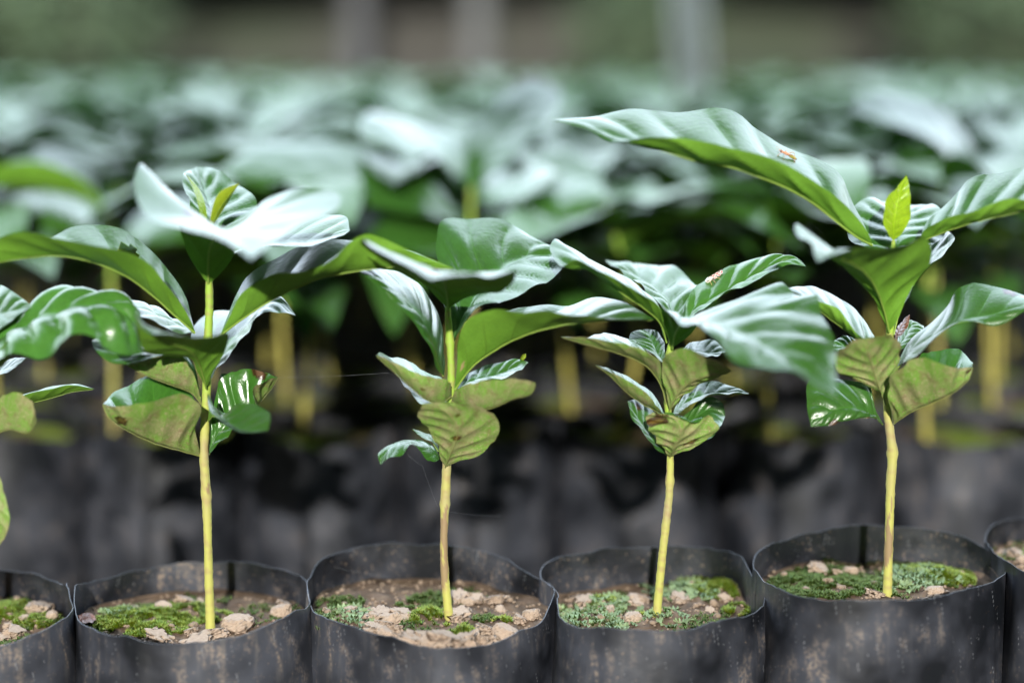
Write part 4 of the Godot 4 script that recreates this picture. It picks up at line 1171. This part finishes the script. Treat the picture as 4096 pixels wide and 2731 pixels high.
func board(s: Surf, lo: Vector3, hi: Vector3, c: Color) -> void:
	for axis in 3:
		for e in 2:
			var n := Vector3.ZERO
			n[axis] = 1.0 if e else -1.0
			var p := []
			for k in 4:
				var q := Vector3.ZERO
				q[axis] = hi[axis] if e else lo[axis]
				q[(axis + 1) % 3] = hi[(axis + 1) % 3] if k == 1 or k == 2 else lo[(axis + 1) % 3]
				q[(axis + 2) % 3] = hi[(axis + 2) % 3] if k > 1 else lo[(axis + 2) % 3]
				p.append(s.vert(q, n, Vector2.ZERO, c))
			s.quad(p[0], p[1], p[2], p[3])

func sky_block_roof() -> void:
	# unseen net added for the light: keeps the zenith off the plants, the open sky lies beyond its edge
	var o := thing("sky_block_roof", Vector3(0, 0, 0), "unseen dark net on poles, added to block the sky above the front row", "roof")
	var s := Surf.new()
	board(s, Vector3(-7.5, 2.1, -0.7), Vector3(7.5, 2.112, 4.38), Color(0.03, 0.035, 0.03))
	part("net", s.mesh(mats.post), o)
	for x in [-7.3, 7.3]:
		for z in [-0.6, 4.3]:
			var p := Surf.new()
			tube(p, PackedVector3Array([Vector3(x, 0, z), Vector3(x, 1.05, z), Vector3(x, 2.095, z)]), func(_f): return 0.04, 12, func(_f, _a): return Color(0.25, 0.23, 0.2))
			part("pole", p.mesh(mats.post), o)

func added_far_roof() -> void:
	# second unseen net, added to keep skylight off the bank
	var o := thing("bank_shading_roof", Vector3.ZERO, "unseen low dark net added to shade the bank at the far end", "roof")
	var s := Surf.new()
	board(s, Vector3(-9, 1.0, -8.2), Vector3(9, 1.012, -6.5), Color(0.02, 0.024, 0.02))
	part("net", s.mesh(mats.post), o)
	for x in [-8.8, 8.8]:
		for z in [-8.1, -6.6]:
			var p := Surf.new()
			tube(p, PackedVector3Array([Vector3(x, 0, z), Vector3(x, 0.5, z), Vector3(x, 0.995, z)]), func(_f): return 0.04, 12, func(_f, _a): return Color(0.25, 0.23, 0.2))
			part("pole", p.mesh(mats.post), o)

func posts() -> void:
	added_far_roof()
	var list := [
		[0.31, 2.6, 0.028, Color(0.40, 0.365, 0.33), "pale leaning wooden post rising behind the long arching leaf", -0.035],
		[-0.149, 7.4, 0.062, Color(0.095, 0.09, 0.08), "grey post with shade in its colour, rising behind the tall blurred seedling", 0.0],  # darkened colour stands in for shade on the post
		[-0.71, 7.45, 0.06, Color(0.07, 0.066, 0.062), "dim grey post with shade in its colour, left of the other two posts", 0.01],  # shade painted in here too, by a still darker grey
	]
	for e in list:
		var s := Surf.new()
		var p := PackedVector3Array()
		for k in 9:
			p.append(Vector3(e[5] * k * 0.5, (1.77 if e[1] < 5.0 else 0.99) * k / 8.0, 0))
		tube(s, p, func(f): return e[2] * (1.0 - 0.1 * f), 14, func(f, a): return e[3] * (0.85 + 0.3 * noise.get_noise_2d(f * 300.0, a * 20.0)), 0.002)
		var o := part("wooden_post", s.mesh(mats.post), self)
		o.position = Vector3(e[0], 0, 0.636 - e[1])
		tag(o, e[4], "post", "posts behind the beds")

func shrubs() -> void:
	var shapes := []
	for k in 3:
		rng.seed = 300 + k
		var s := Surf.new()
		for i in 1500:
			var d := Vector3(rng.randfn(), rng.randfn(), rng.randfn()).normalized() * pow(rng.randf(), 0.4)
			var p := Vector3(d.x * 0.7, 0.75 + d.y * 0.7, d.z * 0.5)
			p *= 1.0 + 0.3 * noise.get_noise_3d(d.x * 90.0, d.y * 90.0, d.z * 90.0 + k * 50.0)
			var n := (d + Vector3(rng.randfn(), rng.randfn() + 0.5, rng.randfn()) * 0.6).normalized()
			var t := n.cross(Vector3(0.3, 0.8, 0.1)).normalized()
			var b := n.cross(t)
			var r := rng.randf_range(0.03, 0.06)
			var v := rng.randf_range(0.6, 1.3)
			var c := Color(0.04 * v, 0.06 * v, 0.022 * v)
			s.quad(s.vert(p - t * r, n, Vector2.ZERO, c), s.vert(p + b * r * 0.5, n, Vector2.ZERO, c), s.vert(p + t * r, n, Vector2.ZERO, c), s.vert(p - b * r * 0.5, n, Vector2.ZERO, c))
		var w := Surf.new()
		for i in 4:
			var q := Vector3(rng.randf_range(-0.3, 0.3), 1.0, rng.randf_range(-0.2, 0.2))
			tube(w, PackedVector3Array([Vector3(q.x * 0.2, -0.05, q.z * 0.2), q * Vector3(0.6, 0.5, 0.6), q]), func(f): return 0.02 - 0.012 * f, 7, func(_f, _a): return Color(0.09, 0.07, 0.05))
		shapes.append([s.mesh(mats.foliage), w.mesh(mats.post)])
	var spots := [[-3.3, -6.4, 0.8, "left of all posts, cut off by the left edge"], [-1.75, -6.2, 0.75, "left of the dim grey post"], [-2.5, -6.9, 0.9, "deep at the far left"], [0.55, -6.6, 0.6, "between the grey post and the pale post"], [2.05, -6.4, 0.85, "right of the pale post"], [3.2, -6.6, 0.9, "at the far right"]]
	var i := 0
	for e in spots:
		var o := thing("shrub", Vector3(e[0], 0, e[1]), "dark blurred shrub, " + e[3], "shrub", "shrubs before the bank")
		o.scale = Vector3.ONE * e[2]
		o.rotation.y = i * 1.3
		part("crown", shapes[i % 3][0], o)
		part("stem", shapes[i % 3][1], o)
		i += 1

func front_row() -> void:
	var bag_labels := ["black film bag with green moss and a yellowish stem, right of the cut-off left bag", "black film bag cut off by the left edge of the photo", "black film bag full of pale broken clods with a high back rim", "black film bag holding grey-green liverwort and small pebbles", "broad mud-streaked black film bag with the highest rim and dark moss", "black film bag cut off by the right edge of the photo"]
	for i in bags.size():
		bag(bags[i], bag_labels[i], "")
	var labels := ["seedling with a broad whitish leaf spread toward the camera and a bitten leaf", "seedling cut off by the left edge, its lobed glossy leaf reaching in", "seedling with a striped round top leaf and a dusty frayed lower leaf", "seedling carrying the red spotted leafhopper on a glossy pointed leaf", "tallest front seedling with a yellow-green new leaf and long arching leaf"]
	var nodes := [[0.42, 0.62, 0.8], [0.5, 0.8], [0.42, 0.66, 0.9], [0.55, 0.66, 0.86], [0.46, 0.68, 0.9]]
	for i in plants.size():
		seedling(plants[i], labels[i], nodes[i])
	for d in bed_traced:
		seedling(d, d.label, [0.7, 0.85], "bed_seedling", "seedlings in the bed behind the front row", 28, 6)
	var l := leaf(vecs(scrap[0]), vecs(scrap[1]), vecs(scrap[2]), "b", {amp = 0.3, tint = 1.5}, 16, 4, 2.0)
	var m := ArrayMesh.new()
	l[0].into(m, mats.top_b); l[1].into(m, mats.under_b)
	tag(part("dry_leaf", m, self), "small reddish-brown dry leaf scrap lying on the moss in a bag", "leaf")
	var told := ["long spider thread stretched between the two left seedlings", "slanting spider thread under the small curled leaf", "short level spider thread right of a thin stem", "faint spider thread inside the bag of pale clods", "tiny spider thread hanging from the torn leaf end"]
	for i in threads.size():
		var s := Surf.new()
		var q := vecs(threads[i])
		var p := PackedVector3Array()
		for k in 13:
			p.append(q[0].lerp(q[1], k / 12.0) - Vector3(0, 0.0004 * sin(PI * k / 12.0), 0))
		tube(s, p, func(_f): return 0.000014, 5, func(_f, _a): return Color(0.35, 0.37, 0.40))
		tag(part("spider_thread", s.mesh(mats.shell), self), told[i], "spider thread", "spider threads")
	leafhopper()
	slender_bug()

func perch(key: String, i0: int, i1: int, j: int) -> Transform3D:
	# a frame on the leaf: x forward, y off the surface
	for k in perches:
		if key in k:
			var l: Array = perches[k][0]
			var a: Vector3 = l[3][i0 * 25 + j]
			var b: Vector3 = l[3][i1 * 25 + j]
			var up: Vector3 = (l[4][((i0 + i1) / 2) * 25 + j] * l[5]).normalized()
			var x := (a - b).normalized()
			var z := x.cross(up).normalized()
			return Transform3D(Basis(x, z.cross(x), z), (l[3][((i0 + i1) / 2) * 25 + j] as Vector3) + perches[k][1])
	return Transform3D.IDENTITY

func limb(s: Surf, pts: Array, r: float, c: Color) -> void:
	var p := PackedVector3Array()
	for q in pts: p.append(q * 0.001)
	tube(s, resample(p, 10), func(f): return r * 0.001 * (1.0 - 0.5 * f), 6, func(_f, _a): return c)

func body_shape(s: Surf, rows: Array, colour: Callable) -> void:
	# rows: x, centre y, half height, half width in mm
	var sides := 16
	var first := s.pos.size()
	for r in rows:
		for k in sides + 1:
			var a := TAU * k / sides
			var n := Vector3(0.0, cos(a), sin(a))
			s.vert(Vector3(r[0], r[1] + cos(a) * r[2], sin(a) * r[3]) * 0.001, n, Vector2.ZERO, colour.call(r[0], a))
	for i in rows.size() - 1:
		for k in sides:
			var a := first + i * (sides + 1) + k
			s.quad(a, a + 1, a + sides + 2, a + sides + 1)

func leafhopper() -> void:
	var t := perch("red spotted", 22, 27, 22)
	var o := thing("leafhopper", t.origin, "red and white spotted leafhopper sitting on the glossy pointed leaf", "insect")
	o.transform = Transform3D(t.basis, t.origin)
	var s := Surf.new()
	var white := Color(0.75, 0.70, 0.62)
	body_shape(s, [[3.9, 1.25, 0.02, 0.02], [3.85, 1.25, 0.45, 0.5], [3.5, 1.3, 0.8, 0.95], [2.9, 1.4, 0.95, 1.1], [2.0, 1.5, 0.95, 1.05], [0.6, 1.4, 0.8, 0.9], [-1.2, 1.2, 0.6, 0.7], [-3.0, 1.1, 0.3, 0.4], [-3.6, 1.1, 0.02, 0.02]], func(x, a):
		var c := white
		if x > 2.4 and sin(a * 4.0) > 0.5: c = Color(0.04, 0.03, 0.03)
		if x < 1.5: c = Color(0.55, 0.42, 0.22)
		return c)
	for z in [-1.0, 1.0]:
		limb(s, [Vector3(2.4, 0.8, z * 0.7), Vector3(2.7, 0.9, z * 1.7), Vector3(2.9, 0.0, z * 2.4)], 0.16, Color(0.55, 0.38, 0.18))
		limb(s, [Vector3(1.4, 0.8, z * 0.7), Vector3(1.3, 1.0, z * 1.8), Vector3(1.2, 0.0, z * 2.8)], 0.16, Color(0.55, 0.38, 0.18))
		limb(s, [Vector3(0.4, 0.8, z * 0.7), Vector3(-0.6, 1.1, z * 1.7), Vector3(-1.6, 0.1, z * 2.4)], 0.18, Color(0.60, 0.44, 0.22))
	part("body", s.mesh(mats.shell), o)
	var e := Surf.new()
	for z in [-0.8, 0.8]:
		limb(e, [Vector3(3.2, 1.75, z), Vector3(3.3, 1.78, z * 1.15)], 0.3, Color(0.02, 0.015, 0.015))
	part("eyes", e.mesh(mats.shell), o)
	for side in [-1.0, 1.0]:
		var w := Surf.new()
		var nx := 40
		var ny := 12
		for i in nx + 1:
			for j in ny + 1:
				var u := i / float(nx)
				var v := j / float(ny)
				var x := lerpf(2.3, -4.3, u)
				var drop := v * 1.9 * sqrt(maxf(0.0, 1.0 - pow(absf(u - 0.5) * 2.0, 6.0)))
				var c := Color(0.05, 0.03, 0.03)
				for q in [[0.1, 0.4, 0.09, 0.3], [0.32, 0.3, 0.09, 0.22], [0.36, 0.75, 0.09, 0.2], [0.6, 0.3, 0.13, 0.2], [0.66, 0.68, 0.1, 0.22], [0.88, 0.5, 0.08, 0.3]]:
					var d := Vector2((u - q[0]) / q[2], (v - q[1]) / q[3]).length()
					if d < 0.82: c = Color(0.50, 0.03, 0.02)
					elif d < 1.18: c = Color(0.75, 0.72, 0.68)
				w.vert(Vector3(x, 2.55 - 0.25 * u - drop * 0.75, side * (0.1 + drop * 0.62 + 0.2 * sin(PI * v))) * 0.001, Vector3(0, 0.6, side * 0.8), Vector2(u, v), c)
		for i in nx:
			for j in ny:
				var a := i * (ny + 1) + j
				w.quad(a, a + 1, a + ny + 2, a + ny + 1)
		part("wing", w.mesh(mats.shell), o)

func slender_bug() -> void:
	var t := perch("slender brown", 21, 17, 21)
	var o := thing("slender_bug", t.origin, "slender orange-brown bug with a green abdomen on the long arching leaf", "insect")
	o.transform = t
	var s := Surf.new()
	body_shape(s, [[3.6, 1.5, 0.02, 0.02], [3.5, 1.5, 0.35, 0.35], [3.1, 1.5, 0.45, 0.5], [2.6, 1.45, 0.25, 0.25], [2.2, 1.5, 0.4, 0.4], [1.2, 1.5, 0.55, 0.6], [0.3, 1.4, 0.5, 0.5], [-0.2, 1.3, 0.4, 0.4], [-1.2, 1.15, 0.7, 0.65], [-2.6, 0.9, 0.65, 0.6], [-3.7, 0.75, 0.3, 0.3], [-3.9, 0.75, 0.02, 0.02]], func(x, _a):
		if x > 2.7: return Color(0.16, 0.05, 0.03)
		if x > -0.4: return Color(0.50, 0.21, 0.09)
		return Color(0.36, 0.33, 0.05) if x > -3.4 else Color(0.15, 0.08, 0.03))
	var leg := Color(0.48, 0.20, 0.09)
	for z in [-1.0, 1.0]:
		limb(s, [Vector3(2.0, 1.3, z * 0.3), Vector3(3.0, 1.6, z * 1.3), Vector3(4.0, 0.0, z * 1.9)], 0.13, leg)
		limb(s, [Vector3(1.2, 1.3, z * 0.4), Vector3(1.2, 1.9, z * 1.7), Vector3(1.4, 0.0, z * 2.6)], 0.13, leg)
		limb(s, [Vector3(0.3, 1.3, z * 0.4), Vector3(-1.4, 2.4, z * 1.4), Vector3(-3.4, 0.0, z * 2.3)], 0.15, leg)
		limb(s, [Vector3(3.5, 1.7, z * 0.2), Vector3(4.4, 2.2, z * 0.7), Vector3(5.6, 2.0, z * 1.3)], 0.07, leg)
	part("body", s.mesh(mats.shell), o)

func beds_behind() -> void:
	var kinds := []
	for k in 5:
		kinds.append(bed_plant(k))
	# the nearest rows keep their parts
	var whole := []
	for d in kinds:
		var m := ArrayMesh.new()
		var a := Surf.new(); var b := Surf.new()
		for l in d.leaves:
			a.add(l[0], Transform3D.IDENTITY); b.add(l[1], Transform3D.IDENTITY)
		a.into(m, mats.top_g); b.into(m, mats.under_f)
		bed_stem(d.stem).into(m, mats.stem)
		whole.append(m)
	rng.seed = 4242
	var nth := ["first", "second", "third", "fourth", "fifth", "sixth", "seventh", "eighth", "ninth", "tenth", "eleventh", "twelfth", "thirteenth"]
	var row := 0
	var z := -0.335
	var count := 0
	var far := []
	while z > -3.7:
		var half := 0.33 * (0.636 - z) + 0.3 if row > 2 else 0.311 * (0.636 - z) + 0.06
		var place := 0
		var x := -half + (0.0 if row % 2 == 0 else 0.048)
		if row == 0:
			x = -0.3075
		while x < half:
			var t := Transform3D(Basis(Vector3.UP, rng.randf() * TAU).scaled(Vector3.ONE * rng.randf_range(0.92, 1.18)), Vector3(x + (rng.randf_range(-0.012, 0.012) if row > 0 else -0.0145), 0.15, z + rng.randf_range(-0.012, 0.012)))
			if count < 290:
				if row < 3:
					bed_bag(Vector3(x, 0, z), "blurred black film bag, %s from the left in the %s blurred row" % [nth[place], nth[row]])
				var k := rng.randi() % 5
				var traced := false
				for d in bed_traced:
					traced = traced or Vector2(x - d.at[0] * 0.001, z - d.at[2] * 0.001).length() < 0.05
				if traced:
					pass
				elif row < 3:
					var o := thing("bed_seedling", t.origin, "blurred seedling in the bag %s from the left in the %s blurred row" % [nth[place], nth[row]], "seedling", "seedlings in the bed behind the front row")
					o.transform = t
					part("stem", bed_stem(kinds[k].stem).mesh(mats.stem), o)
					for l in kinds[k].leaves:
						var m := ArrayMesh.new()
						l[0].into(m, mats.top_g); l[1].into(m, mats.under_f)
						part("leaf", m, o)
				else:
					var o := part("bed_seedling", whole[k], self)
					o.transform = t
					tag(o, "far blurred seedling deep in the bed behind", "seedling", "seedlings deep in the bed behind")
			else:
				far.append(t)
			count += 1
			place += 1
			x += 0.096 if row < 12 else 0.085
		z -= 0.092 if row < 12 else 0.095
		row += 1
	var mm := MultiMesh.new()
	mm.transform_format = MultiMesh.TRANSFORM_3D
	mm.mesh = whole[2]
	mm.instance_count = far.size()
	for i in far.size():
		mm.set_instance_transform(i, far[i])
	var mi := MultiMeshInstance3D.new()
	mi.name = "distant_seedlings"
	mi.multimesh = mm
	add_child(mi)
	tag(mi, "mass of far seedlings at the end of the bed", "seedlings", "", "stuff")

var plain_bag: ArrayMesh
var plain_soil: ArrayMesh
func bed_bag(at: Vector3, label: String) -> void:
	if plain_bag == null:
		var loop := PackedVector3Array()
		var round_ := [0.0]
		for k in 72:
			var a := TAU * k / 72.0
			var r := 0.0465 + 0.0012 * sin(a * 3.0 + 1.0)
			loop.append(Vector3(cos(a) * r, 0.16 + 0.004 * noise.get_noise_2d(cos(a) * 90.0, sin(a) * 90.0) * 2.0, sin(a) * r))
		for k in 72: round_.append(round_[k] + loop[k].distance_to(loop[(k + 1) % 72]))
		var s := Surf.new()
		film(s, loop, round_, [0.0, 0.004, 0.01, 0.02, 0.035, 0.05, 0.075, 0.1], 0.0, 1.0, 3.0)
		film(s, loop, round_, [0.0, 0.004, 0.01, 0.02], 0.0004, -1.0, 3.0)
		plain_bag = s.mesh(mats.film)
		var g := Surf.new()
		for r in 10:
			for k in 37:
				var p := loop[(k * 2) % 72] * Vector3(1, 0, 1) * (0.98 * r / 9.0)
				var q := noise.get_noise_2d(p.x * 2600.0, p.z * 2600.0)
				g.vert(p + Vector3(0, 0.149 + 0.003 * q + 0.0012 * fine.get_noise_2d(p.x * 9000.0, p.z * 9000.0), 0), Vector3(-q * 0.4, 1, q * 0.3).normalized(), Vector2.ZERO, Color(0.11, 0.078, 0.055).lerp(Color(0.20, 0.27, 0.04), clampf(q * 4.0 + 0.45, 0, 1)))
		for r in 9:
			for k in 36:
				var e := r * 37 + k
				g.quad(e, e + 1, e + 38, e + 37)
		plain_soil = g.mesh(mats.soil)
	var o := thing("bed_bag", at, label, "plant bag", "bags in the bed behind the front row")
	o.rotation.y = rng.randf() * TAU
	part("film_sleeve", plain_bag, o)
	part("soil", plain_soil, o)
